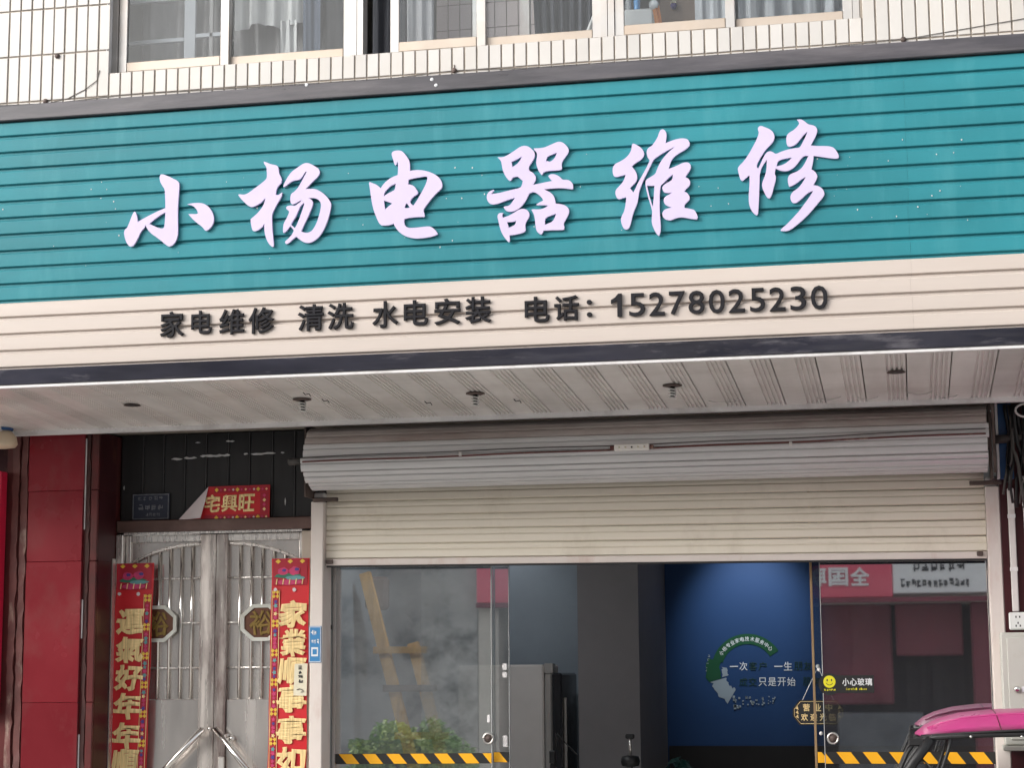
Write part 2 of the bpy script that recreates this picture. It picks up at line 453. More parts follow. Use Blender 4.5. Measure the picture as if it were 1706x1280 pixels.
def lathe(name, prof, centre, mt, parent=None, seg=16, axis='Z'):
    vs, fs = [], []
    n = len(prof)
    for r, h in prof:
        for k in range(seg):
            t = 2 * math.pi * k / seg
            a, b = math.cos(t) * r, math.sin(t) * r
            if axis == 'Z': p = (centre[0] + a, centre[1] + b, centre[2] + h)
            elif axis == 'Y': p = (centre[0] + a, centre[1] + h, centre[2] + b)
            else: p = (centre[0] + h, centre[1] + a, centre[2] + b)
            vs.append(p)
    for i in range(n - 1):
        for k in range(seg):
            k2 = (k + 1) % seg
            fs.append((i * seg + k, i * seg + k2, (i + 1) * seg + k2, (i + 1) * seg + k))
    fs.append(tuple(range(seg - 1, -1, -1)))
    fs.append(tuple((n - 1) * seg + k for k in range(seg)))
    return raw(name, vs, fs, mt, parent, True)


_text_cache = {}


def text_geo(body, offset, depth):
    key = (body, offset, depth)
    if key not in _text_cache:
        c = bpy.data.curves.new('lettering', 'FONT')
        c.body = body
        c.size = 1.0
        c.extrude = depth
        c.bevel_depth = offset
        c.bevel_resolution = 0
        c.resolution_u = 3
        o = bpy.data.objects.new('lettering', c)
        col.objects.link(o)
        dg = bpy.context.evaluated_depsgraph_get()
        me = bpy.data.meshes.new_from_object(o.evaluated_get(dg))
        vs = [v.co.copy() for v in me.vertices]
        fs = [tuple(p.vertices) for p in me.polygons]
        bpy.data.objects.remove(o)
        bpy.data.curves.remove(c)
        bpy.data.meshes.remove(me)
        x0, x1 = min(v.x for v in vs), max(v.x for v in vs)
        y0, y1 = min(v.y for v in vs), max(v.y for v in vs)
        zs = max(abs(v.z) for v in vs) or 1.0
        _text_cache[key] = ([((v.x - x0) / (x1 - x0), (v.y - y0) / (y1 - y0), v.z / zs) for v in vs], fs)
    return _text_cache[key]


def letter(name, ch, x0, x1, z0, z1, y, mt, parent, bold=0.02, depth=0.001, mirror=False, brush=0.0, lean=0.0):
    """One written character fitted to a box on a wall plane facing -Y (or +Y when mirror is set)."""
    vs, fs = text_geo(ch, bold, 0.01)
    out = []
    for u, v, w in vs:
        if brush:
            du = brush * (math.sin(v * 9.1 + u * 4.3) + 0.6 * math.sin(v * 21 + 1.3))
            dv = brush * (math.sin(u * 8.3 + v * 3.1 + 0.7) + 0.9 * (u - 0.5))
        else:
            du = dv = 0.0
        uu, vv = u + du + lean * (v - 0.5), v + dv
        if mirror:
            out.append((x1 - uu * (x1 - x0), y - w * depth, z0 + vv * (z1 - z0)))
        else:
            out.append((x0 + uu * (x1 - x0), y - w * depth, z0 + vv * (z1 - z0)))
    if mirror:
        out = [(a, 2 * y - b, c) for a, b, c in out]
    return raw(name, out, fs, mt, parent)


def marks(name, x0, x1, z0, z1, y, n, mt, parent, seed=1, stroke=0.12, sgn=-1):
    """Worn print too faded to read: a few short strokes per sign, in one row or column of n signs."""
    r = random.Random(seed)
    bm = bmesh.new()
    horiz = (x1 - x0) >= (z1 - z0)
    for i in range(n):
        if horiz:
            a0 = x0 + (x1 - x0) * (i + 0.08) / n; a1 = x0 + (x1 - x0) * (i + 0.92) / n; b0, b1 = z0, z1
        else:
            a0, a1 = x0, x1; b0 = z1 - (z1 - z0) * (i + 0.92) / n; b1 = z1 - (z1 - z0) * (i + 0.08) / n
        w, h = a1 - a0, b1 - b0
        for k in range(5):
            if r.random() < 0.55:
                zz = b0 + h * r.uniform(0.05, 0.9); s = stroke * h
                xa = a0 + w * r.uniform(0, 0.3); xb = a1 - w * r.uniform(0, 0.3)
                q = [(xa, zz), (xb, zz + h * r.uniform(-.05, .08)), (xb, zz + s), (xa, zz + s)]
            else:
                xx = a0 + w * r.uniform(0.05, 0.85); s = stroke * w
                za = b0 + h * r.uniform(0, 0.3); zb = b1 - h * r.uniform(0, 0.3)
                q = [(xx, za), (xx + s, za), (xx + s, zb), (xx, zb)]
            f = bm.faces.new([bm.verts.new((p[0], y + sgn * 0.0003 * k, p[1])) for p in q])
    return from_bm(name, bm, mt, parent)


def shared_copy(src, name, loc, parent):
    o = src.copy()
    col.objects.link(o)
    o.name = name
    o.parent = parent
    o.location = loc
    return o

# ------------------------------------------------------------------ ground
tag(box('street', -200, 200, -200, -4.2, -0.20, -0.004, 'asphalt'), kind='structure')
tag(box('pavement', -60, 60, -4.05, 0.28, -0.16, 0.12, 'paving'), kind='structure')
tag(box('kerb', -60, 60, -4.20, -4.052, -0.18, 0.125, 'kerb', bevel=0.01), kind='structure')
tag(box('ground', -200, 200, 4.4, 200, -0.20, -0.002, 'paving'), kind='structure')

# ------------------------------------------------------------------ the building: tiled upper wall, windows, ground-floor shell
SILL = 5.103
building = thing('shop_building', 'white tiled two-storey shop building behind the teal sign', 'building', (-2.0, 0.3, 0.0))
bm = bmesh.new()
bm_box(bm, -7.0, 3.0, 0.0, 0.26, 3.0, SILL - 0.002)
bm_box(bm, -7.0, -4.435, 0.0, 0.26, SILL - 0.002, 6.6)
bm_box(bm, -0.148, 3.0, 0.0, 0.26, SILL - 0.002, 6.6)
bm_box(bm, -7.0, 3.0, 0.0, 0.26, 6.6, 7.4)
wall = from_bm('tiled_wall', bm, 'mortar', building)

def tile_mesh(w, h, t=0.006, c=0.0022):
    ww, hh = w / 2, h / 2
    vs = [(-ww, 0, -hh), (ww, 0, -hh), (ww, 0, hh), (-ww, 0, hh),
          (-ww, -t + c, -hh), (ww, -t + c, -hh), (ww, -t + c, hh), (-ww, -t + c, hh),
          (-ww + c, -t, -hh + c), (ww - c, -t, -hh + c), (ww - c, -t, hh - c), (-ww + c, -t, hh - c)]
    fs = [(8, 9, 10, 11)]
    for i in range(4):
        j = (i + 1) % 4
        fs.append((4 + i, 4 + j, 8 + j, 8 + i))
        fs.append((i, j, 4 + j, 4 + i))
    me = bpy.data.meshes.new('tile')
    me.from_pydata(vs, [], fs)
    me.materials.append(M['tile'])
    return me

PX, PH, GAP = 0.07006, 0.278, 0.0085
X0 = -5.043
full = tile_mesh(PX - GAP, PH - GAP)
half = tile_mesh(PX - GAP, SILL - 4.962 - GAP)
wo = wloc(wall)
n_tile = 0
for i in range(-2, 86):
    xc = X0 + (i + 0.5) * PX
    jx = lambda: (rnd.uniform(-.0008, .0008), rnd.uniform(-.0006, .0006), rnd.uniform(-.0008, .0008))
    rows = [(4.962 - PH / 2, full)]
    if -4.44 < xc < -0.14:
        rows.append(((4.962 + SILL) / 2, half))
    else:
        rows.append((4.962 + PH / 2, full))
        if xc < -4.44:
            rows.append((4.962 + PH * 1.5, full))
            rows.append((4.962 + PH * 2.5, full))
    for zc, me in rows:
        j = jx()
        o = link_mesh('tile', me, wall, Vector((xc, 0, zc)) + Vector(j) - wo)
        o.rotation_euler = (rnd.uniform(-.004, .004), 0, rnd.uniform(-.006, .006))
        n_tile += 1

# the same tiling carried on beyond both ends of the view, as one piece
bm = bmesh.new()
for i in list(range(-27, -2)) + list(range(86, 114)):
    xc = X0 + (i + 0.5) * PX
    for q in range(-1, 8):
        zc = 4.962 + PH * (q + 0.5)
        g = GAP / 2
        vs_ = bm_box(bm, xc - PX / 2 + g, xc + PX / 2 - g, -0.006, 0.001, zc - PH / 2 + g, zc + PH / 2 - g)
for i in list(range(-2, 9)) + list(range(71, 86)):
    xc = X0 + (i + 0.5) * PX
    if -4.44 < xc < -0.14:
        continue
    for q in range(3 if xc < -4.44 else 1, 8):
        zc = 4.962 + PH * (q + 0.5)
        bm_box(bm, xc - PX / 2 + GAP / 2, xc + PX / 2 - GAP / 2, -0.006, 0.001, zc - PH / 2 + GAP / 2, zc + PH / 2 - GAP / 2)
tf = from_bm('tile_field', bm, 'tile', wall)
tf['kind'] = 'stuff'
box('reveal_lining', -4.4349, -4.4325, -0.004, 0.069, SILL + 0.002, 6.58, 'trim_white', building)

# ribbon of three sliding windows set back in the wall
def make_window(x0, x1, mid, gap):
    top = 6.58
    b = bmesh.new()                                   # outer frame
    bm_box(b, x0, x0 + 0.035, 0.07, 0.16, SILL + 0.002, top)
    bm_box(b, x1 - 0.035, x1, 0.07, 0.16, SILL + 0.002, top)
    bm_box(b, x0 + 0.0352, x1 - 0.0352, 0.07, 0.16, SILL + 0.002, SILL + 0.022)
    bm_box(b, x0 + 0.0352, x1 - 0.0352, 0.07, 0.16, top - 0.03, top)
    w = from_bm('window', b, 'alu', building)
    def sash(a, c, y):
        b2 = bmesh.new()
        bm_box(b2, a, a + 0.052, y, y + 0.028, SILL + 0.023, top - 0.032)
        bm_box(b2, c - 0.052, c, y, y + 0.028, SILL + 0.023, top - 0.032)
        bm_box(b2, a + 0.0522, c - 0.0522, y + 0.001, y + 0.027, top - 0.08, top - 0.032)
        bmesh.ops.bevel(b2, geom=list(b2.edges), offset=0.003, segments=1, affect='EDGES')
        from_bm('sash_frame', b2, 'alu', w)
        box('bottom_rail', a + 0.0522, c - 0.0522, y - 0.002, y + 0.029, SILL + 0.024, SILL + 0.082, 'alu_warm', w, 0.004)
        box('pane', a + 0.05, c - 0.05, y + 0.012, y + 0.016, SILL + 0.075, top - 0.06, 'glass_up', w)
    sash(x0 + 0.037 + gap, mid + 0.026 + (gap * 0.2), 0.078)
    sash(mid - 0.026, x1 - 0.037, 0.110)
    return w
make_window(-4.432, -2.955, -3.745, 0.0)
make_window(-2.952, -1.520, -2.265, 0.155)
make_window(-1.516, -0.152, -0.845, 0.0)

# room behind the windows
bm = bmesh.new()
bm_box(bm, -6.0, 1.5, 2.60, 2.75, 4.4, 6.9)
bm_box(bm, -6.0, -5.9, 0.262, 2.598, 4.4, 6.9)
bm_box(bm, 1.4, 1.5, 0.262, 2.598, 4.4, 6.9)
bm_box(bm, -5.898, 1.398, 0.262, 2.598, 6.75, 6.9)
bm_box(bm, -5.898, 1.398, 0.262, 2.598, 4.4, 4.5)
from_bm('upstairs_room', bm, 'plaster', building)

# ground-floor shell of the shop
tag(box('shop_floor', -3.28, 1.2, 0.285, 4.30, 0.02, 0.15, 'shop_floor'), kind='structure')
tag(box('shop_ceiling', -3.28, 1.2, 0.262, 4.30, 2.90, 2.998, 'shop_ceiling'), kind='structure')
tag(box('wall_blue', -1.752, 1.2, 4.0, 4.15, 0.152, 2.898, 'blue_wall'), kind='structure')
tag(box('wall_grey', -2.16, -1.754, 2.6, 4.15, 0.152, 2.898, 'grey_wall'), kind='structure')
tag(box('wall_pale', -3.28, -2.162, 3.3, 3.45, 0.152, 2.898, 'pale_wall'), kind='structure')
tag(box('wall_left', -3.38, -3.282, 0.262, 3.45, 0.02, 2.998, 'pale_wall'), kind='structure')
tag(box('wall_right', 1.202, 1.3, 0.262, 4.15, 0.02, 2.998, 'grey_wall'), kind='structure')
box('skirting', -1.74, 1.19, 3.985, 3.998, 0.152, 1.135, 'black')
o = bpy.data.objects['skirting']
tag(o, kind='structure')
box('ground_floor_wall', -7.0, -4.315, 0.10, 0.26, 0.12, 2.998, 'maroon', building)
box('ground_floor_wall', 0.458, 3.0, -0.055, 0.26, 0.12, 2.998, 'maroon', building)
box('stair_wall', -4.31, -3.385, 1.2, 1.3, 0.12, 2.998, 'grey_wall', building)

# ------------------------------------------------------------------ sign
S = -1.45
P = 0.0833
sign = thing('shop_sign', 'long teal and cream slatted shop sign with white and black characters', 'sign', (-2.0, -0.72, 3.06))
XL, XR = -6.0, 2.0
def slat_prof(z0, h):
    return [(S + 0.020, z0 + 0.0003), (S + 0.013, z0 + 0.0003), (S + 0.014, z0 + 0.0115), (S + 0.003, z0 + 0.0135), (S, z0 + 0.0165),
            (S - 0.0003, z0 + h * 0.55), (S, z0 + h - 0.0075), (S + 0.0075, z0 + h - 0.0012), (S + 0.020, z0 + h - 0.0012)]
for k in range(15):
    zt = 4.387 - k * P
    z0 = zt - P
    mt = 'teal' if k < 11 else 'cream'
    seam = (-0.155 if k < 1 else 0.055) + rnd.uniform(-.004, .004)
    dy = rnd.uniform(0, 0.0015)
    pf = [(y + dy, z) for y, z in slat_prof(z0, P)]
    a = extrude_x('slat', pf, XL, seam - 0.0002, mt, sign)
    b = extrude_x('slat', [(y + 0.0006, z) for y, z in pf], seam + 0.0002, XR, mt, sign)
box('backing', XL + 0.01, XR - 0.01, S + 0.022, S + 0.05, 3.07, 4.45, 'dark_band', sign)
box('top_trim', XL, XR, S - 0.022, S + 0.060, 4.3885, 4.466, 'dark_band', sign, 0.004)
box('top_sheet', XL, XR, S + 0.062, -0.010, 4.440, 4.455, 'dark_band', sign)
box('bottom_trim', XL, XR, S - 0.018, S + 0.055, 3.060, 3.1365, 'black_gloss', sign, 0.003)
box('end_cap', XL - 0.02, XL - 0.001, S - 0.01, -0.31, 3.05, 4.46, 'dark_band', sign)
box('end_cap', XR + 0.001, XR + 0.02, S - 0.01, -0.31, 3.05, 4.46, 'dark_band', sign)

GLYPHS = {
 'xiao': [
  [-3488,4067,-3473,4065,-3449,4055,-3422,4041,-3401,4029,-3391,4017,-3392,3989,-3395,3937,-3397,3885,-3396,3834,-3394,3789,-3394,3759,-3402,3734,-3415,3714,-3434,3704,-3448,3709,-3469,3727,-3497,3750,-3528,3772,-3548,3792,-3558,3811,-3562,3819,-3565,3805,-3582,3790,-3593,3768,-3604,3745,-3619,3720,-3632,3714,-3644,3718,-3658,3737,-3667,3763,-3672,3787,-3667,3802,-3656,3808,-3647,3829,-3636,3858,-3625,3885,-3619,3889,-3611,3881,-3605,3860,-3602,3836,-3583,3846,-3549,3862,-3511,3879,-3477,3892,-3461,3897,-3461,3926,-3464,3964,-3466,3990,-3477,4007,-3487,4023,-3493,4040,-3494,4057],
  [-3460,3876,-3484,3864,-3514,3846,-3542,3823,-3517,3811,-3494,3800,-3475,3796,-3465,3800,-3462,3822],
  [-3349,3909,-3328,3913,-3301,3914,-3278,3912,-3255,3903,-3236,3887,-3222,3866,-3213,3842,-3212,3820,-3219,3798,-3232,3782,-3247,3773,-3257,3775,-3266,3788,-3280,3801,-3299,3815,-3319,3833,-3334,3850,-3342,3860,-3323,3860,-3302,3858,-3293,3862,-3298,3876,-3310,3892,-3328,3904],
 ],
 'yang': [
  [-2964,4098,-2951,4094,-2932,4084,-2910,4079,-2894,4072,-2889,4059,-2887,4033,-2879,4021,-2872,4004,-2875,3988,-2886,3976,-2896,3964,-2901,3945,-2902,3931,-2889,3928,-2880,3935,-2869,3940,-2872,3922,-2885,3900,-2900,3876,-2911,3854,-2920,3833,-2919,3800,-2917,3763,-2913,3726,-2909,3693,-2910,3677,-2918,3676,-2931,3689,-2944,3710,-2954,3739,-2958,3772,-2957,3793,-2966,3777,-2985,3763,-3003,3757,-3015,3759,-3022,3780,-3026,3806,-3027,3818,-3012,3829,-2989,3848,-2969,3872,-2958,3894,-2953,3917,-2962,3909,-2975,3896,-2994,3885,-3012,3878,-3026,3877,-3043,3887,-3062,3905,-3081,3926,-3091,3942,-3083,3944,-3062,3940,-3043,3945,-3021,3960,-2991,3980,-2969,3995,-2950,4011,-2947,4022,-2948,4044,-2949,4063,-2955,4078,-2963,4088],
  [-2863,3965,-2864,3975,-2856,3992,-2841,4017,-2823,4040,-2804,4052,-2786,4064,-2767,4075,-2748,4079,-2730,4073,-2707,4059,-2690,4047,-2683,4033,-2685,4017,-2696,4003,-2714,3988,-2733,3969,-2753,3950,-2732,3950,-2710,3949,-2688,3940,-2665,3924,-2643,3901,-2628,3878,-2625,3867,-2629,3838,-2638,3802,-2651,3767,-2667,3735,-2689,3707,-2715,3690,-2737,3685,-2756,3689,-2775,3700,-2797,3720,-2816,3706,-2830,3693,-2843,3686,-2853,3690,-2853,3699,-2838,3711,-2823,3725,-2812,3743,-2809,3752,-2818,3761,-2827,3773,-2839,3759,-2850,3746,-2861,3741,-2864,3749,-2863,3775,-2858,3793,-2847,3810,-2837,3832,-2833,3844,-2841,3852,-2850,3860,-2846,3871,-2832,3874,-2817,3873,-2804,3870,-2791,3880,-2778,3889,-2769,3896,-2784,3893,-2799,3884,-2814,3878,-2823,3880,-2829,3893,-2829,3915,-2824,3932,-2809,3940,-2792,3957,-2777,3982,-2763,4007,-2748,4034,-2754,4036,-2763,4024,-2772,4008,-2785,3997,-2806,3996,-2822,3992,-2837,3982,-2852,3970],
  [-2763,3882,-2778,3869,-2789,3844,-2802,3815,-2817,3794,-2824,3780,-2805,3762,-2798,3771,-2787,3796,-2776,3825,-2765,3857,-2758,3878],
  [-2739,3903,-2724,3898,-2715,3883,-2719,3862,-2731,3833,-2746,3801,-2760,3773,-2773,3744,-2760,3738,-2742,3735,-2723,3741,-2708,3759,-2694,3787,-2683,3823,-2676,3855,-2676,3877,-2687,3893,-2706,3903,-2724,3905],
 ],
 'dian': [
  [-2330,4096,-2325,4106,-2312,4111,-2294,4111,-2279,4107,-2266,4094,-2252,4074,-2242,4056,-2239,4034,-2239,4008,-2221,4010,-2199,4010,-2173,4006,-2144,3997,-2119,3984,-2099,3969,-2086,3948,-2082,3930,-2084,3915,-2097,3904,-2115,3888,-2137,3864,-2159,3837,-2175,3814,-2170,3798,-2167,3785,-2170,3780,-2191,3782,-2220,3782,-2249,3780,-2266,3776,-2268,3760,-2262,3742,-2249,3733,-2220,3731,-2184,3733,-2151,3735,-2133,3730,-2117,3716,-2105,3699,-2106,3692,-2126,3686,-2155,3681,-2188,3678,-2220,3680,-2249,3688,-2275,3701,-2297,3720,-2311,3741,-2319,3756,-2337,3751,-2362,3749,-2381,3752,-2392,3767,-2405,3796,-2418,3833,-2427,3874,-2432,3911,-2436,3940,-2440,3962,-2436,3966,-2422,3959,-2403,3951,-2389,3939,-2382,3932,-2372,3947,-2356,3964,-2334,3979,-2315,3987,-2299,3991,-2297,4015,-2298,4052,-2301,4057,-2305,4045,-2310,4038,-2316,4046,-2319,4060,-2325,4077],
  [-2308,3950,-2330,3943,-2352,3924,-2365,3907,-2367,3892,-2348,3904,-2326,3914,-2313,3919],
  [-2366,3871,-2344,3863,-2325,3855,-2344,3842,-2360,3827,-2364,3849],
  [-2246,3965,-2220,3971,-2191,3974,-2166,3977,-2155,3974,-2155,3961,-2162,3938,-2177,3910,-2191,3886,-2206,3861,-2222,3839,-2233,3846,-2240,3859,-2231,3873,-2217,3885,-2202,3893,-2200,3901,-2208,3917,-2220,3934,-2235,3941,-2248,3943],
  [-2255,3852,-2246,3840,-2240,3830,-2255,3828,-2265,3830,-2262,3843],
 ],
 'qi': [
  [-1816,4048,-1789,4046,-1764,4057,-1735,4074,-1710,4091,-1689,4096,-1669,4091,-1648,4073,-1638,4055,-1640,4035,-1653,4013,-1669,3991,-1666,3972,-1649,3965,-1637,3948,-1634,3933,-1639,3919,-1648,3905,-1621,3909,-1588,3914,-1557,3918,-1568,3929,-1576,3942,-1569,3950,-1551,3951,-1531,3943,-1518,3932,-1508,3920,-1486,3920,-1468,3910,-1459,3893,-1460,3873,-1474,3874,-1499,3880,-1531,3882,-1564,3882,-1597,3880,-1580,3872,-1562,3860,-1550,3845,-1544,3824,-1543,3810,-1520,3806,-1496,3798,-1481,3782,-1479,3763,-1488,3743,-1500,3725,-1507,3709,-1502,3695,-1505,3683,-1529,3682,-1562,3684,-1601,3684,-1605,3672,-1613,3666,-1627,3675,-1636,3690,-1639,3715,-1641,3743,-1647,3768,-1657,3785,-1653,3789,-1630,3786,-1606,3787,-1585,3796,-1577,3802,-1606,3806,-1630,3806,-1634,3810,-1618,3820,-1601,3827,-1605,3838,-1621,3856,-1642,3871,-1666,3867,-1673,3852,-1685,3828,-1704,3805,-1725,3789,-1749,3782,-1770,3784,-1784,3795,-1789,3807,-1782,3811,-1768,3810,-1755,3818,-1745,3832,-1734,3848,-1757,3843,-1786,3834,-1815,3824,-1840,3821,-1856,3828,-1866,3841,-1870,3860,-1866,3876,-1852,3888,-1835,3893,-1833,3889,-1848,3873,-1819,3874,-1786,3880,-1744,3888,-1707,3894,-1699,3912,-1697,3929,-1707,3934,-1719,3950,-1746,3946,-1750,3934,-1758,3930,-1769,3939,-1783,3961,-1792,3984,-1796,4009,-1799,4028],
  [-1750,4021,-1723,4032,-1700,4044,-1706,4029,-1723,4009,-1746,3996],
  [-1594,3743,-1565,3754,-1541,3761,-1547,3742,-1559,3724,-1578,3717,-1594,3712],
  [-1644,4079,-1619,4079,-1595,4080,-1570,4089,-1545,4099,-1525,4105,-1506,4100,-1488,4083,-1477,4064,-1480,4046,-1495,4028,-1509,4008,-1513,3992,-1510,3975,-1516,3967,-1547,3967,-1579,3967,-1599,3962,-1602,3952,-1606,3949,-1618,3963,-1628,3986,-1633,4012,-1628,4036,-1628,4057,-1640,4070],
  [-1581,4035,-1558,4044,-1534,4052,-1540,4033,-1556,4015,-1571,4010,-1579,4016,-1587,4010],
  [-1816,3774,-1807,3780,-1790,3779,-1797,3769,-1793,3756,-1766,3763,-1737,3778,-1716,3792,-1692,3794,-1673,3784,-1665,3763,-1672,3745,-1684,3729,-1688,3709,-1684,3688,-1697,3679,-1730,3672,-1762,3670,-1760,3651,-1763,3637,-1773,3644,-1791,3669,-1805,3699,-1813,3737,-1819,3762],
  [-1774,3734,-1750,3733,-1729,3738,-1733,3722,-1748,3712,-1766,3707,-1768,3722],
 ],
 'wei': [
  [-1184,4051,-1181,4071,-1173,4073,-1154,4062,-1135,4046,-1126,4028,-1127,4009,-1142,3992,-1164,3981,-1185,3964,-1173,3951,-1162,3929,-1159,3907,-1167,3888,-1182,3874,-1195,3862,-1185,3850,-1179,3841,-1170,3856,-1157,3885,-1139,3914,-1122,3944,-1109,3969,-1099,3988,-1110,4001,-1114,4021,-1113,4038,-1105,4048,-1090,4056,-1073,4077,-1060,4100,-1055,4117,-1047,4131,-1034,4132,-1024,4121,-1020,4106,-1022,4084,-1027,4065,-1001,4074,-972,4082,-942,4083,-924,4078,-914,4060,-916,4045,-931,4031,-961,4015,-986,4000,-1003,3979,-1014,3943,-991,3949,-966,3960,-945,3968,-928,3969,-915,3961,-910,3943,-918,3927,-929,3912,-938,3899,-923,3891,-915,3873,-920,3856,-935,3844,-945,3832,-931,3825,-920,3807,-921,3790,-936,3778,-946,3766,-945,3755,-920,3749,-901,3744,-893,3731,-885,3711,-888,3698,-904,3699,-929,3705,-958,3712,-983,3710,-1000,3702,-1019,3699,-1038,3709,-1047,3722,-1047,3739,-1037,3752,-1020,3757,-1003,3760,-1028,3770,-1039,3784,-1040,3801,-1032,3813,-1015,3821,-1001,3830,-1023,3829,-1038,3833,-1044,3846,-1046,3859,-1031,3873,-1009,3883,-997,3893,-995,3916,-1013,3902,-1030,3886,-1043,3872,-1052,3868,-1057,3832,-1059,3789,-1059,3746,-1057,3703,-1055,3665,-1059,3639,-1065,3630,-1075,3638,-1089,3667,-1097,3693,-1096,3718,-1093,3744,-1098,3770,-1106,3796,-1115,3831,-1121,3862,-1123,3883,-1119,3898,-1101,3908,-1076,3921,-1069,3940,-1060,3961,-1045,3986,-1024,4011,-1002,4031,-983,4045,-1006,4036,-1036,4020,-1062,4005,-1082,3992,-1092,3972,-1109,3938,-1127,3905,-1140,3876,-1151,3846,-1156,3821,-1160,3791,-1176,3757,-1187,3724,-1193,3694,-1203,3671,-1215,3667,-1228,3674,-1236,3696,-1240,3718,-1233,3735,-1222,3756,-1215,3790,-1212,3820,-1230,3818,-1245,3811,-1257,3820,-1263,3840,-1261,3857,-1248,3871,-1229,3890,-1218,3910,-1213,3927,-1237,3922,-1260,3918,-1271,3927,-1274,3949,-1272,3968,-1261,3982,-1236,3992,-1210,4007,-1190,4030],
  [-1115,3870,-1098,3867,-1081,3867,-1084,3829,-1087,3791,-1091,3767,-1097,3791,-1107,3826],
 ],
 'xiu': [
  [-597,4089,-603,4101,-601,4113,-589,4120,-569,4110,-548,4100,-535,4087,-527,4068,-531,4046,-547,4026,-568,4007,-586,3982,-602,3956,-614,3931,-606,3919,-596,3937,-584,3964,-568,3991,-552,3998,-537,3992,-525,3981,-502,3991,-470,4000,-439,4004,-417,4005,-410,4015,-399,4035,-387,4057,-379,4077,-393,4067,-412,4045,-426,4027,-444,4015,-464,4011,-474,4021,-476,4044,-473,4067,-459,4080,-441,4088,-423,4105,-414,4119,-418,4128,-425,4137,-409,4138,-392,4129,-377,4112,-357,4107,-342,4100,-334,4083,-339,4063,-350,4041,-366,4012,-342,4008,-312,4006,-281,4003,-262,3994,-249,3973,-242,3954,-246,3944,-265,3944,-300,3951,-331,3958,-355,3963,-358,3936,-367,3900,-353,3892,-341,3873,-343,3858,-352,3840,-361,3827,-339,3823,-320,3808,-311,3787,-317,3770,-342,3742,-374,3705,-405,3675,-441,3645,-472,3624,-494,3620,-512,3624,-512,3631,-489,3648,-458,3678,-426,3712,-399,3747,-376,3778,-362,3800,-380,3796,-397,3783,-420,3762,-442,3747,-456,3750,-465,3767,-464,3787,-450,3805,-427,3817,-407,3843,-393,3867,-413,3857,-435,3840,-458,3828,-469,3826,-474,3845,-474,3870,-461,3885,-434,3893,-411,3907,-393,3934,-378,3965,-401,3965,-415,3949,-438,3918,-464,3902,-487,3898,-509,3904,-527,3915,-533,3887,-527,3882,-528,3860,-537,3833,-545,3801,-554,3779,-563,3776,-574,3789,-586,3817,-592,3841,-585,3863,-573,3890,-567,3922,-566,3958,-578,3941,-592,3919,-600,3891,-602,3850,-605,3791,-609,3741,-612,3705,-620,3701,-635,3715,-648,3739,-653,3771,-650,3817,-646,3853,-646,3890,-658,3881,-678,3865,-688,3872,-695,3902,-699,3925,-692,3936,-671,3956,-648,3986,-625,4026,-606,4062],
  [-516,3951,-485,3958,-452,3961,-472,3941,-495,3929,-523,3924],
 ],
}
SUBTITLE = [
 ('家', -3.478, -3.354, 3.259, 3.387),
 ('电', -3.320, -3.215, 3.270, 3.384),
 ('维', -3.179, -3.052, 3.261, 3.385),
 ('修', -3.032, -2.902, 3.259, 3.387),
 ('清', -2.788, -2.659, 3.261, 3.389),
 ('洗', -2.642, -2.512, 3.260, 3.389),
 ('水', -2.423, -2.295, 3.260, 3.388),
 ('电', -2.270, -2.151, 3.265, 3.386),
 ('安', -2.124, -1.997, 3.261, 3.387),
 ('装', -1.977, -1.850, 3.261, 3.388),
 ('电', -1.694, -1.576, 3.254, 3.375),
 ('话', -1.556, -1.439, 3.256, 3.374),
 (':', -1.404, -1.379, 3.268, 3.349),
 ('1', -1.291, -1.241, 3.263, 3.370),
 ('5', -1.208, -1.134, 3.262, 3.369),
 ('2', -1.116, -1.045, 3.261, 3.369),
 ('7', -1.025, -0.952, 3.261, 3.369),
 ('8', -0.937, -0.864, 3.260, 3.368),
 ('0', -0.845, -0.772, 3.259, 3.368),
 ('2', -0.755, -0.682, 3.259, 3.367),
 ('5', -0.659, -0.591, 3.258, 3.367),
 ('2', -0.572, -0.500, 3.257, 3.366),
 ('3', -0.479, -0.408, 3.257, 3.366),
 ('0', -0.388, -0.313, 3.256, 3.365),
]


def smooth_loop(pts, it=2):
    """Corner-cutting that keeps the sharp brush tips."""
    for _ in range(it):
        n = len(pts)
        out = []
        for i in range(n):
            a, b, c = pts[i - 1], pts[i], pts[(i + 1) % n]
            v1 = (b[0] - a[0], b[1] - a[1]); v2 = (c[0] - b[0], c[1] - b[1])
            l1 = math.hypot(*v1) or 1e-9; l2 = math.hypot(*v2) or 1e-9
            cs = (v1[0] * v2[0] + v1[1] * v2[1]) / l1 / l2
            if cs < 0.35:
                out.append(b)
            else:
                out.append((b[0] - v1[0] * 0.25, b[1] - v1[1] * 0.25))
                out.append((b[0] + v2[0] * 0.25, b[1] + v2[1] * 0.25))
        pts = out
    return pts

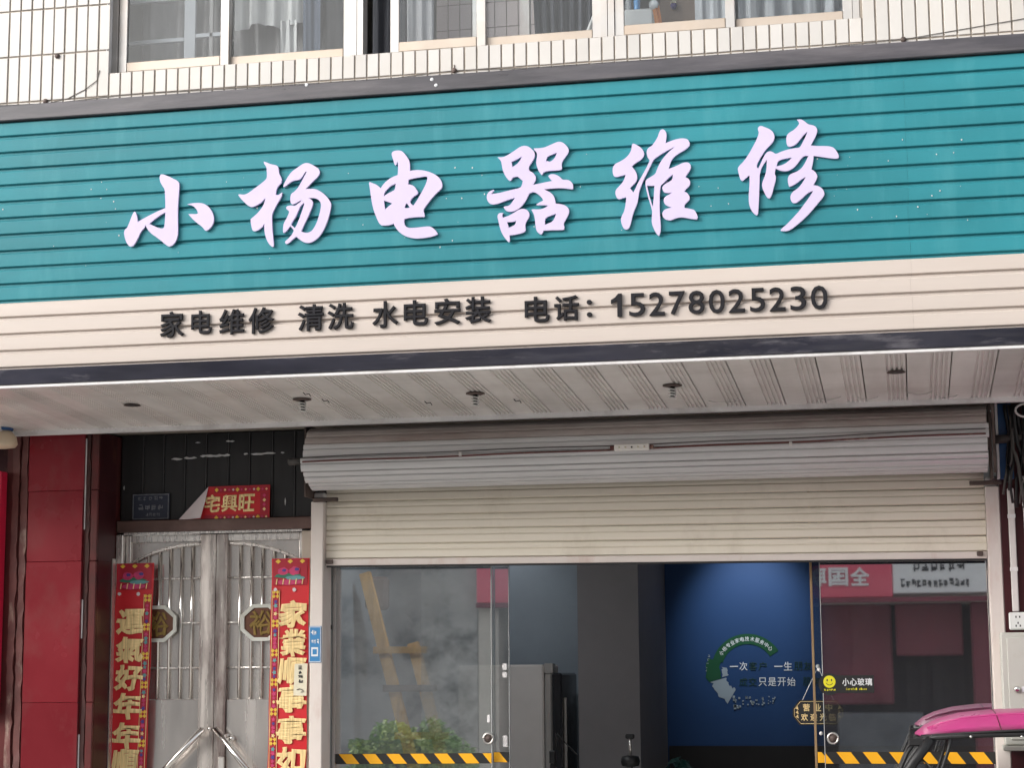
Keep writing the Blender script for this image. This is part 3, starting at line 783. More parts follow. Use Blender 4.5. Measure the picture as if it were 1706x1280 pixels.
def brush_character(name, loops, y_front, depth, parent):
    c = bpy.data.curves.new(name, 'CURVE')
    c.dimensions = '2D'
    c.fill_mode = 'BOTH'
    c.extrude = depth / 2
    for lp in loops:
        pts = smooth_loop([(lp[i] / 1000.0, lp[i + 1] / 1000.0) for i in range(0, len(lp), 2)])
        sp = c.splines.new('POLY')
        sp.points.add(len(pts) - 1)
        for q, (x, z) in zip(sp.points, pts):
            q.co = (x, z, 0, 1)
        sp.use_cyclic_u = True
    o = bpy.data.objects.new(name, c)
    col.objects.link(o)
    dg = bpy.context.evaluated_depsgraph_get()
    me = bpy.data.meshes.new_from_object(o.evaluated_get(dg))
    off = wloc(parent)
    yc = y_front + depth / 2
    for v in me.vertices:
        x, z, d = v.co
        v.co = Vector((x, yc - d, z)) - off
    bpy.data.objects.remove(o)
    me.materials.clear()
    me.materials.append(M['letter'])
    me.materials.append(M['letter_edge'])
    me.update()
    for p in me.polygons:
        p.material_index = 0 if abs(p.normal.y) > 0.7 else 1
    return link_mesh(name, me, parent)

for k, loops in GLYPHS.items():
    brush_character('brush_character', loops, S - 0.014, 0.012, sign)
for ch, x0, x1, z0, z1 in SUBTITLE:
    if ch == '1':
        w, h = x1 - x0, z1 - z0
        prism('block_character', [(x0 + 0.58 * w, z0), (x1, z0), (x1, z1), (x0 + 0.68 * w, z1), (x0 + 0.38 * w, z0 + 0.84 * h), (x0, z0 + 0.74 * h), (x0, z0 + 0.57 * h), (x0 + 0.58 * w, z0 + 0.70 * h)],
              S - 0.014, S - 0.003, 'black_letter', sign)
        continue
    bold = 0.026 if ord(ch) > 255 else 0.009
    letter('block_character', ch, x0, x1, z0, z1, S - 0.008, 'black_letter', sign, bold=bold, depth=0.006)

# ------------------------------------------------------------------ soffit under the sign
soffit = thing('soffit', 'grey ribbed panel soffit under the shop sign', 'soffit', (-2.0, -0.9, 3.0))
ZF, ZB, YF, YB = 3.046, 2.988, -1.432, -0.30
def soffit_panel(x0, w, yb):
    zb = ZF + (ZB - ZF) * (yb - YF) / (YB - YF)
    prof = [(0.0, 0.004), (0.002, 0.0)]
    prof += [(w * 0.5, 0.0)]
    for q in range(4):
        a = w * (0.54 + q * 0.11)
        prof += [(a, 0.0), (a + 0.0025, 0.009), (a + 0.0095, 0.009), (a + 0.012, 0.0)]
    prof += [(w - 0.002, 0.0), (w, 0.004)]
    n = len(prof)
    vs = [(x0 + u, YF, ZF + h) for u, h in prof] + [(x0 + u, yb, zb + h) for u, h in prof]
    fs = [(i, i + 1, n + i + 1, n + i) for i in range(n - 1)]
    vs += [(x0, YF, ZF + 0.014), (x0 + w, YF, ZF + 0.014), (x0, yb, zb + 0.014), (x0 + w, yb, zb + 0.014)]
    fs.append((2 * n, 2 * n + 2, 2 * n + 3, 2 * n + 1))
    return raw('soffit_panel', vs, fs, 'soffit', soffit)
for k in range(-6, 34):
    x0 = -4.78 + k * 0.2
    if x0 < XL or x0 > XR - 0.2:
        continue
    soffit_panel(x0 + 0.002, 0.196, YB if k >= 0 else -0.60)
box('front_trim', XL, XR, -1.460, -1.43, 3.0455, 3.0585, 'trim_white', soffit)
def sloped(name, x0, x1, y0, y1, h, mt):
    z = lambda y: ZF + (ZB - ZF) * (y - YF) / (YB - YF)
    vs = [(x, y, z(y) - 0.024 + dz) for x in (x0, x1) for y in (y0, y1) for dz in (0, h)]
    fs = [(0, 1, 3, 2), (4, 6, 7, 5), (0, 4, 5, 1), (2, 3, 7, 6), (0, 2, 6, 4), (1, 5, 7, 3)]
    return raw(name, vs, fs, mt, soffit)
sloped('back_trim', -4.775, XR, YB - 0.022, YB + 0.004, 0.042, 'trim_white')
sloped('side_trim', -4.80, -4.777, -0.62, YB + 0.004, 0.042, 'trim_white')
sloped('back_trim', XL, -4.802, -0.63, -0.60, 0.042, 'trim_white')
# peeling flakes along the inner edge near the right end
for (x, y, L) in ((-0.95, -0.52, 0.16), (-0.42, -0.50, 0.12), (-0.22, -0.47, 0.10), (0.02, -0.55, 0.12), (0.16, -0.44, 0.1)):
    z = ZF + (ZB - ZF) * (y - YF) / (YB - YF)
    vs, fs = [], []
    for i in range(6):
        t = i / 5
        xx = x + L * t
        zz = z - 0.003 - 0.012 * math.sin(t * 3.1)
        vs += [(xx, y + 0.006 * math.sin(t * 5), zz), (xx, y - 0.008 + 0.004 * math.cos(t * 4), zz - 0.004)]
    fs = [(2 * i, 2 * i + 1, 2 * i + 3, 2 * i + 2) for i in range(5)]
    raw('peeling_flake', vs, fs, 'paper_scrap', soffit)

def soffit_z(y):
    return ZF + (ZB - ZF) * (y - YF) / (YB - YF)

def spiral_lamp(x, y, label, tilt=0.0):
    z = soffit_z(y)
    t = thing('spiral_lamp', label, 'lamp', (x, y, z), 'bare spiral lamps in the soffit')
    lathe('rim', [(0.046, -0.001), (0.047, -0.006), (0.030, -0.010), (0.022, -0.009)], (x, y, z), 'rust', t, 20)
    path = []
    for i in range(50):
        a = i / 49 * 4 * 2 * math.pi
        h = 0.012 + i / 49 * 0.055
        path.append((x + 0.0165 * math.cos(a) + tilt * h, y + 0.0165 * math.sin(a), z - h))
    tube('spiral_tube', path, 0.0042, 'bulb', t, 6)
    tube('core', [(x, y, z - 0.008), (x + tilt * 0.06, y, z - 0.062)], 0.0105, 'black', t, 8)  # black core added so the gaps between the turns look shaded
    return t
spiral_lamp(-2.936, -0.923, 'spiral lamp hanging from the soffit above the rolled shutter end near the door', 0.1)
spiral_lamp(-2.053, -0.909, 'middle spiral lamp of the three in the soffit')
spiral_lamp(-1.081, -0.926, 'spiral lamp in the soffit above the lamp module on the cable')
for x, y, lb in ((-3.833, -0.933, 'empty dark lamp hole in the soffit above the steel door'), (-0.027, -1.041, 'empty dark lamp hole in the soffit above the warning sticker glass')):
    z = soffit_z(y)
    t = thing('lamp_hole', lb, 'lamp hole', (x, y, z), 'empty lamp holes')
    lathe('ring', [(0.040, -0.001), (0.044, -0.005), (0.036, -0.006), (0.034, -0.002)], (x, y, z), 'rust', t, 20)
    lathe('recess', [(0.0335, -0.0035), (0.02, -0.0036)], (x, y, z), 'black', t, 20)
# dangling clips beside the lamps
for (x, y) in ((-2.84, -0.90), (-2.88, -1.08), (-2.35, -0.75), (-1.9, -0.72)):
    z = soffit_z(y)
    tube('clip', [(x, y, z), (x + 0.012, y, z - 0.012), (x + 0.03, y, z - 0.008), (x + 0.036, y + 0.01, z - 0.02)], 0.0025, 'black', soffit, 5)

# stray specks of glue and paint left on the slats by the fitters
rs = random.Random(77)
bm = bmesh.new()
for k in range(95):
    cx_ = rs.choice((-3.75, -3.1, -2.4, -1.75, -1.2, -0.6, 0.1)) + rs.gauss(0, 0.28)
    cz_ = rs.uniform(3.62, 4.05)
    e = rs.uniform(0.0012, 0.0036)
    if ((4.387 - cz_) % P) > P - 0.018:
        continue
    n = rs.randint(4, 7)
    bm.faces.new([bm.verts.new((cx_ + e * rs.uniform(.6, 1.3) * math.cos(6.283 * q / n), S - 0.0016, cz_ + e * rs.uniform(.7, 1.9) * math.sin(6.283 * q / n))) for q in range(n)])
o = from_bm('paint_speck', bm, 'paper_scrap', sign)
o['kind'] = 'stuff'
for x, z in ((-2.13, 4.445), (-2.11, 4.415), (-2.75, 4.462)):
    lathe('paint_drip', [(0.0075, S - 0.0245), (0.009, S - 0.0225)], (x, 0, z), 'notice_white', sign, 8, 'Y')
# ------------------------------------------------------------------ roller shutter, half rolled up
shutter = thing('roller_shutter', 'cream roller shutter rolled halfway up over the glass shop front', 'shutter', (-1.4, -0.05, 1.2))
YC, ZC, RC = -0.172, 2.800, 0.166
CX0, CX1 = -3.124, 0.403
tube('drum', [(CX0 - 0.02, YC, ZC), (CX1 + 0.010, YC, ZC)], 0.055, 'rust', shutter, 14)
step = 0.0775 / RC
ang = math.radians(-110)
k = 0
while ang < math.radians(118):
    prof = []
    for t, dr in ((0.0, -0.010), (0.03, -0.003), (0.08, 0.0), (0.30, 0.0015), (0.50, 0.0), (0.54, -0.002), (0.565, -0.009), (0.615, -0.009), (0.635, -0.002), (0.67, 0.0), (0.80, 0.001), (0.93, 0.0), (0.975, -0.003), (0.995, -0.010)):
        a = ang + t * step
        prof.append((YC - math.cos(a) * (RC + dr), ZC + math.sin(a) * (RC + dr)))
    back = []
    for t in (0.995, 0.66, 0.33, 0.0):
        a = ang + t * step
        back.append((YC - math.cos(a) * (RC - 0.013), ZC + math.sin(a) * (RC - 0.013)))
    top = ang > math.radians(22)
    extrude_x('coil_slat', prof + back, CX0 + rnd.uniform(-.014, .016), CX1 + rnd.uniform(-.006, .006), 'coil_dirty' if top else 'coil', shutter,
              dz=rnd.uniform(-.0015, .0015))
    ang += step
    k += 1
# end plates that carry the roll
for x0, x1 in ((CX0 - 0.030, CX0 - 0.022), (CX1 + 0.012, CX1 + 0.022)):
    box('end_plate', x0, x1, -0.20, -0.02, 2.60, 2.99, 'rust', shutter)
box('end_angle', CX1 + 0.0225, CX1 + 0.035, -0.30, -0.262, 2.62, 2.955, 'rust', shutter)
# hanging curtain of slats, hung a little out of level
ZTOP = 2.8
NS = 7
ZBAR_L, ZBAR_R = 2.277, 2.250
XA, XB = -3.088, 0.386
for i in range(NS):
    zl = ZBAR_L + i * 0.0775
    drop = (ZBAR_R - ZBAR_L) * (1 - i / 9.0)
    prof = [(0.004, zl), (-0.001, zl + 0.002), (-0.008, zl + 0.006), (-0.0085, zl + 0.040), (-0.006, zl + 0.0435), (-0.0015, zl + 0.0455), (-0.0015, zl + 0.0475),
            (-0.006, zl + 0.0485), (-0.007, zl + 0.060), (-0.004, zl + 0.0725), (0.001, zl + 0.0755), (0.004, zl + 0.0772), (0.009, zl + 0.0772), (0.009, zl)]
    extrude_x('curtain_slat', prof, XA, XB, 'shutter', shutter, dz=drop)
extrude_x('bottom_bar', [(-0.014, ZBAR_L - 0.036), (-0.016, ZBAR_L - 0.030), (-0.016, ZBAR_L - 0.006), (-0.012, ZBAR_L - 0.001), (0.012, ZBAR_L - 0.001), (0.012, ZBAR_L - 0.036)],
          XA + 0.002, XB - 0.002, 'post', shutter, dz=ZBAR_R - ZBAR_L)
extrude_x('rubber_seal', [(-0.010, ZBAR_L - 0.046), (-0.010, ZBAR_L - 0.0362), (0.010, ZBAR_L - 0.0362), (0.010, ZBAR_L - 0.046)],
          XA + 0.004, XB - 0.004, 'black', shutter, dz=ZBAR_R - ZBAR_L)
box('latch', -3.082, -3.045, -0.032, -0.0165, 2.249, 2.272, 'rust', shutter, 0.003)
box('latch', 0.335, 0.366, -0.032, -0.0165, 2.226, 2.250, 'rust', shutter, 0.003)
# guide posts
box('guide_post', -3.160, -3.090, -0.055, 0.10, 0.12, 2.585, 'post', shutter, 0.004)
box('guide_post', 0.388, 0.456, -0.055, 0.10, 0.12, 2.575, 'post', shutter, 0.004)
box('post_cap', -3.150, -3.085, -0.045, 0.0, 2.586, 2.635, 'trim_white', shutter, 0.008)
box('post_cap', 0.392, 0.450, -0.045, 0.0, 2.576, 2.625, 'trim_white', shutter, 0.008)
box('bolt_bar', -3.145, -3.005, -0.075, -0.0565, 2.582, 2.604, 'rust', shutter, 0.003)
box('bolt_bar', 0.312, 0.470, -0.075, -0.0565, 2.580, 2.602, 'rust', shutter, 0.003)
tube('drum_shaft', [(-3.27, -0.10, 2.80), (-3.186, -0.12, 2.80)], 0.020, 'cord_grey', shutter, 10)

# ------------------------------------------------------------------ cable with a lamp module across the rolled shutter
cab = thing('lamp_cable', 'brown cable with a white LED module strung across the rolled shutter', 'cable', (-1.36, -0.352, 2.77))
pts = []
for i in range(41):
    t = i / 40
    x = -3.118 + t * 3.51
    pts.append((x, -0.3435 - 0.002 * math.sin(t * 9), 2.770 + 0.040 * t - 0.004 * math.sin(math.pi * t) + 0.002 * math.sin(t * 23)))
tube('cable', pts, 0.0048, 'brown_edge', cab, 6)
tube('cable', [(a, b - 0.001, c + 0.022 + 0.003 * math.sin(a * 2)) for a, b, c in pts], 0.003, 'cord_grey', cab, 5)
led = box('led_module', -1.452, -1.272, -0.368, -0.349, 2.775, 2.809, 'led_white', cab, 0.004)
for i in range(5):
    lathe('lamp_bead', [(0.005, -0.370), (0.003, -0.373)], (-1.425 + i * 0.032, 0, 2.792), 'notice_cream' if i != 2 else 'cord_grey', led, 10, 'Y')
for x0, x1 in ((-1.474, -1.4525), (-1.2715, -1.25)):
    box('end_plug', x0, x1, -0.364, -0.352, 2.782, 2.802, 'brown_edge', led, 0.003)
for x in (-2.26, -0.56):
    box('cable_tie', x - 0.008, x + 0.008, -0.357, -0.349, 2.775, 2.796, 'conduit', cab, 0.002)

# ------------------------------------------------------------------ steel double door
door = thing('steel_double_door', 'stained stainless steel double door with bars and arched tops between red couplets', 'door', (-3.75, 0.08, 0.12))
box('door_frame', -4.314, -4.273, 0.02, 0.16, 0.12, 2.436, 'steel', door, 0.004)
box('door_frame', -3.236, -3.165, 0.02, 0.16, 0.12, 2.436, 'alu_warm', door, 0.004)
box('door_frame', -4.2725, -3.2365, 0.03, 0.16, 2.433, 2.446, 'steel', door)
def arch_z(x, xc, xe):
    t = (x - xc) / (xe - xc)
    return 2.378 - 0.10 * t ** 2.2
def leaf(xa, xb, meet_left, bars, xm, cm, hx):
    """xa..xb leaf limits; the meeting stile is on the right of the first leaf, on the left of the second."""
    L = box('leaf', xa, xb, 0.085, 0.10, 0.13, 2.43, 'steel_panel', door)
    if not meet_left:
        m0, m1, h0, h1 = xb - 0.088, xb, xa, xa + 0.030
        xc, xe = m0, h1
    else:
        m0, m1, h0, h1 = xa, xa + 0.064, xb - 0.022, xb
        xc, xe = m1, h0
    box('meeting_stile', m0, m1, 0.050, 0.0845, 0.13, 2.430, 'steel_stain', L, 0.003)
    box('hinge_stile', h0, h1, 0.055, 0.0845, 0.13, 2.430, 'steel', L, 0.003)
    lo, hi = min(m1, h1), max(m0, h0)
    box('top_rail', lo + 0.0003, hi - 0.0003, 0.056, 0.0845, 2.392, 2.430, 'steel', L, 0.003)
    box('lower_panel', lo + 0.0003, hi - 0.0003, 0.066, 0.0845, 0.14, 1.530, 'steel_panel', L, 0.004)
    n = 14
    A = [(xc + (xe - xc) * i / n, arch_z(xc + (xe - xc) * i / n, xc, xe)) for i in range(n + 1)]
    # spandrel sheet over the arch
    prism('spandrel', A + [(xe, 2.3915), (xc, 2.3915)], 0.072, 0.0845, 'steel_panel', L)
    tube('arch_bar', [(x, 0.070, z) for x, z in A], 0.009, 'steel', L, 8)
    for x in bars:
        zt = arch_z(x, xc, xe) - 0.004
        tube('bar', [(x, 0.074, 1.532), (x, 0.074, zt)], 0.0088, 'chrome', L, 8)
    for z in (2.190, 1.945, 1.700):
        if abs(z - 1.945) < 0.01:
            for a, b in ((lo, cm - 0.14), (cm + 0.14, hi)):
                if b - a > 0.02:
                    tube('cross_bar', [(a, 0.072, z), (b, 0.072, z)], 0.006, 'steel', L, 6)
        else:
            tube('cross_bar', [(lo, 0.076, z), (hi, 0.076, z)], 0.006, 'steel', L, 6)
    oct_o = [(cm + 0.126 * math.cos(math.radians(22.5 + 45 * i)), 1.942 + 0.108 * math.sin(math.radians(22.5 + 45 * i))) for i in range(8)]
    oct_i = [(cm + 0.104 * math.cos(math.radians(22.5 + 45 * i)), 1.942 + 0.087 * math.sin(math.radians(22.5 + 45 * i))) for i in range(8)]
    bm = bmesh.new()
    of = [bm.verts.new((x, 0.050, z)) for x, z in oct_o]; inf = [bm.verts.new((x, 0.054, z)) for x, z in oct_i]
    ob = [bm.verts.new((x, 0.066, z)) for x, z in oct_o]; ib = [bm.verts.new((x, 0.066, z)) for x, z in oct_i]
    for i in range(8):
        j = (i + 1) % 8
        bm.faces.new((of[i], of[j], inf[j], inf[i])); bm.faces.new((of[i], ob[i], ob[j], of[j])); bm.faces.new((inf[i], inf[j], ib[j], ib[i])); bm.faces.new((ob[i], ib[i], ib[j], ob[j]))
    from_bm('medallion_ring', bm, 'cabinet', L)
    prism('medallion_disc', oct_i, 0.060, 0.067, 'medal', L)
    letter('medallion_relief', '裕', cm - 0.068, cm + 0.068, 1.942 - 0.068, 1.942 + 0.068, 0.0575, 'gold_dark', L, 0.02, 0.003, brush=0.02)
    return L
L1 = leaf(-4.270, -3.7385, False, (-4.205, -4.140, -4.075, -4.011, -3.945, -3.882), -3.78, -4.078, 0)
L2 = leaf(-3.7355, -3.238, True, (-3.603, -3.537, -3.475, -3.410, -3.345, -3.290), -3.70, -3.474, 0)
for L, p0, p1 in ((L1, (-3.777, 0.0, 1.373), (-4.11, 0.0, 1.035)), (L2, (-3.709, 0.0, 1.376), (-3.405, 0.0, 1.015))):
    a, b = Vector(p0), Vector(p1)
    tube('pull_handle', [a, b], 0.016, 'chrome', L, 12)
    for t in (0.12, 0.88):
        q = a.lerp(b, t)
        tube('handle_post', [(q.x, 0.0, q.z), (q.x + (0.03 if L is L2 else -0.0), 0.062, q.z)], 0.010, 'chrome', L, 8)
box('lock_plate', -3.704, -3.668, 0.036, 0.0495, 1.02, 1.222, 'steel', L2, 0.006)
lathe('lock_button', [(0.013, 0.030), (0.017, 0.040), (0.017, 0.062)], (-3.628, 0, 1.318), 'chrome', L2, 12, 'Y')
lathe('lock_button', [(0.010, 0.026), (0.012, 0.050)], (-3.752, 0, 1.372), 'chrome', L1, 12, 'Y')

# lintel and black boards over the door
box('door_lintel', -4.312, -3.165, 0.015, 0.17, 2.447, 2.512, 'lintel', building, 0.004)
tr = box('transom_backing', -4.312, -3.10, 0.09, 0.12, 2.514, 2.996, 'transom', building)
xs = [-4.312, -4.178, -4.056, -3.930, -3.806, -3.676, -3.553, -3.420, -3.292, -3.165]
for a, b in zip(xs[:-1], xs[1:]):
    box('transom_board', a + 0.004, b - 0.004, 0.060, 0.0895, 2.514, 2.995, 'transom', tr, 0.004)
for x in xs[1:-1]:
    box('transom_rib', x - 0.0035, x + 0.0035, 0.054, 0.0895, 2.514, 2.994, 'transom_rib', tr, 0.001)
# ragged tape left on the boards
tape = thing('torn_tape', 'ragged white strips of old tape on the black boards over the door', 'tape', (-3.7, 0.05, 2.85))
def scrap(x0, x1, z, h, seed):
    r = random.Random(seed)
    n = max(4, int((x1 - x0) / 0.015))
    top = [(x0 + (x1 - x0) * i / n, z + h * r.uniform(0.15, 0.5) * (0.2 if i in (0, n) else 1)) for i in range(n + 1)]
    bot = [(x0 + (x1 - x0) * i / n, z - h * r.uniform(0.15, 0.5) * (0.2 if i in (0, n) else 1)) for i in range(n, -1, -1)]
    prism('tape_strip', top + bot, 0.0515, 0.0535, 'paper_scrap', tape)
for x0, x1, z, h, s in ((-4.01, -3.945, 2.853, 0.016, 1), (-3.935, -3.86, 2.857, 0.017, 2), (-3.84, -3.665, 2.866, 0.018, 3), (-3.545, -3.40, 2.869, 0.015, 4),
                        (-3.585, -3.56, 2.87, 0.012, 5), (-3.37, -3.35, 2.871, 0.012, 6), (-3.87, -3.84, 2.942, 0.012, 7), (-3.69, -3.64, 2.944, 0.012, 8), (-4.29, -4.284, 2.70, 0.03, 9), (-3.345, -3.339, 2.60, 0.06, 10)):
    scrap(x0, x1, z, h, s)

# house number plate
pl = thing('number_plate', 'small faded navy plate with a pale border over the door', 'plate', (-4.12, 0.045, 2.51))
box('plate_sheet', -4.232, -4.013, 0.044, 0.0525, 2.516, 2.664, 'plate_blue', pl, 0.002)
for (a, b, c, d) in ((-4.228, -4.017, 2.655, 2.660), (-4.228, -4.017, 2.520, 2.525), (-4.228, -4.224, 2.5255, 2.6545), (-4.021, -4.017, 2.5255, 2.6545)):
    box('plate_border', a, b, 0.0425, 0.0438, c, d, 'plate_mark', pl)
marks('plate_print', -4.205, -4.045, 2.625, 2.648, 0.0432, 5, 'plate_mark', pl, 3)
marks('plate_print', -4.200, -4.045, 2.570, 2.604, 0.0432, 4, 'plate_mark', pl, 4, 0.15)
marks('plate_print', -4.155, -4.065, 2.535, 2.556, 0.0432, 4, 'plate_mark', pl, 5)

# ------------------------------------------------------------------ red couplets and banner
def strip_quads(name, x0, x1, z0, z1, y, mt, parent):
    return raw(name, [(x0, y, z0), (x1, y, z0), (x1, y, z1), (x0, y, z1)], [(0, 1, 2, 3)], mt, parent)

def couplet(label, x0, x1, zt, zb, chars, centres, cx, side, seed, lean):
    r = random.Random(seed)
    t = thing('couplet_scroll', label, 'couplet', ((x0 + x1) / 2, 0.03, zb), 'red paper couplets beside the steel door')
    w = x1 - x0
    n = 16
    YS = 0.014
    vs, fs = [], []
    for i in range(n + 1):
        z = zt + (zb - zt) * i / n
        for j in range(4):
            u = j / 3
            vs.append((x0 + w * u + 0.002 * math.sin(i * 1.3), YS + 0.0025 * math.sin(i * 0.9 + u * 3) - 0.002 * (u * (1 - u)), z))
    for i in range(n):
        for j in range(3):
            a = i * 4 + j
            fs.append((a, a + 1, a + 5, a + 4))
    raw('paper', vs, fs, 'red_paper', t, True)
    yb = YS - 0.006
    # patterned strip along one edge
    sx0, sx1 = (x1 - 0.052, x1 - 0.006) if side > 0 else (x0 + 0.006, x0 + 0.052)
    z = zt - 0.17
    strip_quads('edge_strip', sx0, sx1, zb + 0.01, z, yb + 0.001, 'dark_red_paper', t)
    for xe in (sx0 + 0.001, sx1 - 0.004):
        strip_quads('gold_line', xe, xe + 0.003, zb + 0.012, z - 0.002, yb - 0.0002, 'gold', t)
    k = 0
    while z > zb + 0.06:
        if k % 6 == 0:
            for q in range(2):
                for s in (0, 1):
                    cxm = sx0 + 0.012 + 0.021 * q
                    cz = z - 0.012 - 0.022 * s
                    prism('gold_knot', [(cxm - 0.011, cz), (cxm, cz + 0.011), (cxm + 0.011, cz), (cxm, cz - 0.011)], yb - 0.0018, yb - 0.0004, 'yellow_print', t)
            z -= 0.05
        else:
            c = ('pink_print', 'teal_print', 'gold', 'blue_print', 'pink_print')[r.randrange(5)]
            cm = (sx0 + sx1) / 2
            rr = r.uniform(0.010, 0.015)
            a0 = r.random()
            prism('strip_flower', [(cm + rr * (1.0 if q % 2 else 0.55) * math.cos(q * math.pi / 5 + a0), z - 0.014 + rr * (1.0 if q % 2 else 0.55) * math.sin(q * math.pi / 5 + a0)) for q in range(10)],
                  yb - 0.0018, yb - 0.0004, c, t)
            z -= 0.0215
        k += 1
    # printed flowers at the head
    strip_quads('head_panel', x0 + 0.01, x1 - 0.01, zt - 0.145, zt - 0.004, yb + 0.001, 'dark_red_paper', t)
    for q in range(3):
        cxm = x0 + w * (0.18 + 0.32 * q)
        prism('gold_knot', [(cxm - 0.016, zt - 0.016), (cxm, zt - 0.004), (cxm + 0.016, zt - 0.016), (cxm, zt - 0.028)], yb - 0.0015, yb - 0.0003, 'yellow_print', t)
    def petal(name, cxm, czm, rx, rz, mt, lay, rag=0.25):
        prism(name, [(cxm + rx * (1 - rag * r.random()) * math.cos(q * math.pi / 7), czm + rz * (1 - rag * r.random()) * math.sin(q * math.pi / 7)) for q in range(14)],
              yb - 0.0015 - 0.0004 * lay, yb - 0.0004 - 0.0004 * lay, mt, t)
    petal('printed_leaf', x0 + w * 0.45, zt - 0.094, w * 0.42, 0.016, 'green_print', 0)
    petal('printed_leaf', x0 + w * 0.62, zt - 0.105, w * 0.30, 0.012, 'teal_print', 1)
    petal('printed_cloud', x0 + w * 0.48, zt - 0.128, w * 0.38, 0.018, 'pink_print', 0)
    petal('printed_flower', x0 + w * 0.32, zt - 0.070, 0.034, 0.024, 'pink_print', 2)
    petal('printed_flower', x0 + w * 0.62, zt - 0.068, 0.036, 0.026, 'pink_print', 2)
    petal('flower_heart', x0 + w * 0.34, zt - 0.064, 0.014, 0.010, 'blue_print', 4)
    petal('flower_heart', x0 + w * 0.68, zt - 0.060, 0.015, 0.010, 'blue_print', 4)
    for q in range(5):
        cxm = x0 + w * (0.15 + 0.17 * q)
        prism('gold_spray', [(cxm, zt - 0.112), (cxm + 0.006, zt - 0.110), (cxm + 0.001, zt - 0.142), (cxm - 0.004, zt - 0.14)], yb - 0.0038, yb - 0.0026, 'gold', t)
    petal('printed_cloud', x0 + w * 0.12, zt - 0.168, 0.012, 0.010, 'paper_back', 3)
    petal('printed_cloud', x0 + w * 0.62, zt - 0.170, 0.012, 0.012, 'paper_back', 3)
    for ch, zc in zip(chars, centres):
        hw, hh = 0.083, 0.072
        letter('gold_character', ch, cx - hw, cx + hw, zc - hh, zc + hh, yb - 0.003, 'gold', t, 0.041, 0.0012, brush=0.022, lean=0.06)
    for c in t.children:                      # the paper hangs a little off plumb
        for v in c.data.vertices:
            v.co.x -= lean * (zt - zb - v.co.z)
    return t
couplet('red paper couplet with gold characters along the red pillar side of the steel door', -4.303, -4.082, 2.275, 0.85, '運氣好年年順',
        (1.953, 1.802, 1.649, 1.496, 1.337, 1.190), -4.203, 1, 5, 0.020)
couplet('red paper couplet with gold characters partly under a cream notice beside the shutter post', -3.402, -3.187, 2.285, 0.85, '家業順事事如',
        (1.984, 1.829, 1.678, 1.531, 1.365, 1.205), -3.272, -1, 9, 0.009)

ban = thing('door_banner', 'red horizontal paper banner with gold characters and one corner peeled over', 'banner', (-3.69, 0.03, 2.50))
prism('paper', [(-3.953, 2.499), (-3.425, 2.496), (-3.423, 2.693), (-3.779, 2.691)], 0.030, 0.032, 'red_paper', ban)
raw('folded_corner', [(-3.951, 0.028, 2.512), (-3.779, 0.028, 2.690), (-3.790, 0.004, 2.60), (-3.811, -0.004, 2.516), (-3.88, 0.008, 2.512)], [(0, 1, 2, 3, 4)], 'paper_back', ban)
for z0, z1, xa in ((2.655, 2.688, -3.745), (2.502, 2.534, -3.80)):
    strip_quads('border_strip', xa, -3.430, z0, z1, 0.0285, 'dark_red_paper', ban)
strip_quads('border_strip', -3.478, -3.430, 2.536, 2.653, 0.0285, 'dark_red_paper', ban)
r = random.Random(4)
for z in (2.671, 2.518):
    x = -3.73
    k = 0
    while x < -3.44:
        c = ('yellow_print', 'pink_print', 'gold', 'pink_print', 'paper_back')[k % 5]
        s = 0.012 if k % 5 == 0 else 0.007
        prism('border_motif', [(x - s, z), (x, z + s), (x + s, z), (x, z - s)], 0.0265, 0.0278, c, ban)
        x += 0.024
        k += 1
for k in range(4):
    prism('border_motif', [(-3.464, 2.56 + 0.025 * k), (-3.454, 2.57 + 0.025 * k), (-3.444, 2.56 + 0.025 * k), (-3.454, 2.55 + 0.025 * k)], 0.0265, 0.0278, ('gold', 'pink_print')[k % 2], ban)
for ch, xc in (('宅', -3.755), ('興', -3.655), ('旺', -3.555)):
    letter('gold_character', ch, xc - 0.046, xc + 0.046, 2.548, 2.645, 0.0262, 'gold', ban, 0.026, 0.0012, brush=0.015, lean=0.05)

# notices on the post and couplet
nb = thing('blue_notice', 'small blue printed notice stuck on the white shutter post', 'notice', (-3.128, -0.06, 1.72))
box('notice_sheet', -3.164, -3.095, -0.0595, -0.0565, 1.722, 1.915, 'notice_blue', nb, 0.001)
for (a, b, c, d) in ((-3.161, -3.098, 1.909, 1.912), (-3.161, -3.098, 1.725, 1.728), (-3.161, -3.1585, 1.7285, 1.9085), (-3.1005, -3.098, 1.7285, 1.9085)):
    box('notice_border', a, b, -0.0608, -0.0597, c, d, 'notice_white', nb)
marks('notice_print', -3.155, -3.120, 1.868, 1.895, -0.0605, 2, 'notice_white', nb, 2, 0.2)
marks('notice_print', -3.152, -3.106, 1.822, 1.845, -0.0605, 3, 'notice_white', nb, 6, 0.25)
strip_quads('notice_panel', -3.150, -3.112, 1.755, 1.803, -0.0602, 'notice_white', nb)
strip_quads('notice_panel', -3.143, -3.119, 1.765, 1.793, -0.0608, 'notice_blue', nb)
nc = thing('cream_notice', 'narrow cream paper notice with dark print stuck over the couplet', 'notice', (-3.228, 0.0, 1.545))
raw('notice_sheet', [(-3.268, 0.002, 1.548), (-3.194, 0.001, 1.546), (-3.190, 0.002, 1.718), (-3.262, 0.001, 1.716)], [(0, 1, 2, 3)], 'notice_cream', nc)
marks('notice_print', -3.242, -3.216, 1.612, 1.706, 0.0, 4, 'ink', nc, 8, 0.22)
tube('notice_mark', [(-3.248, -0.001, 1.578), (-3.232, -0.001, 1.583), (-3.216, -0.001, 1.577), (-3.212, -0.001, 1.567), (-3.226, -0.001, 1.566)], 0.002, 'ink', nc, 5)

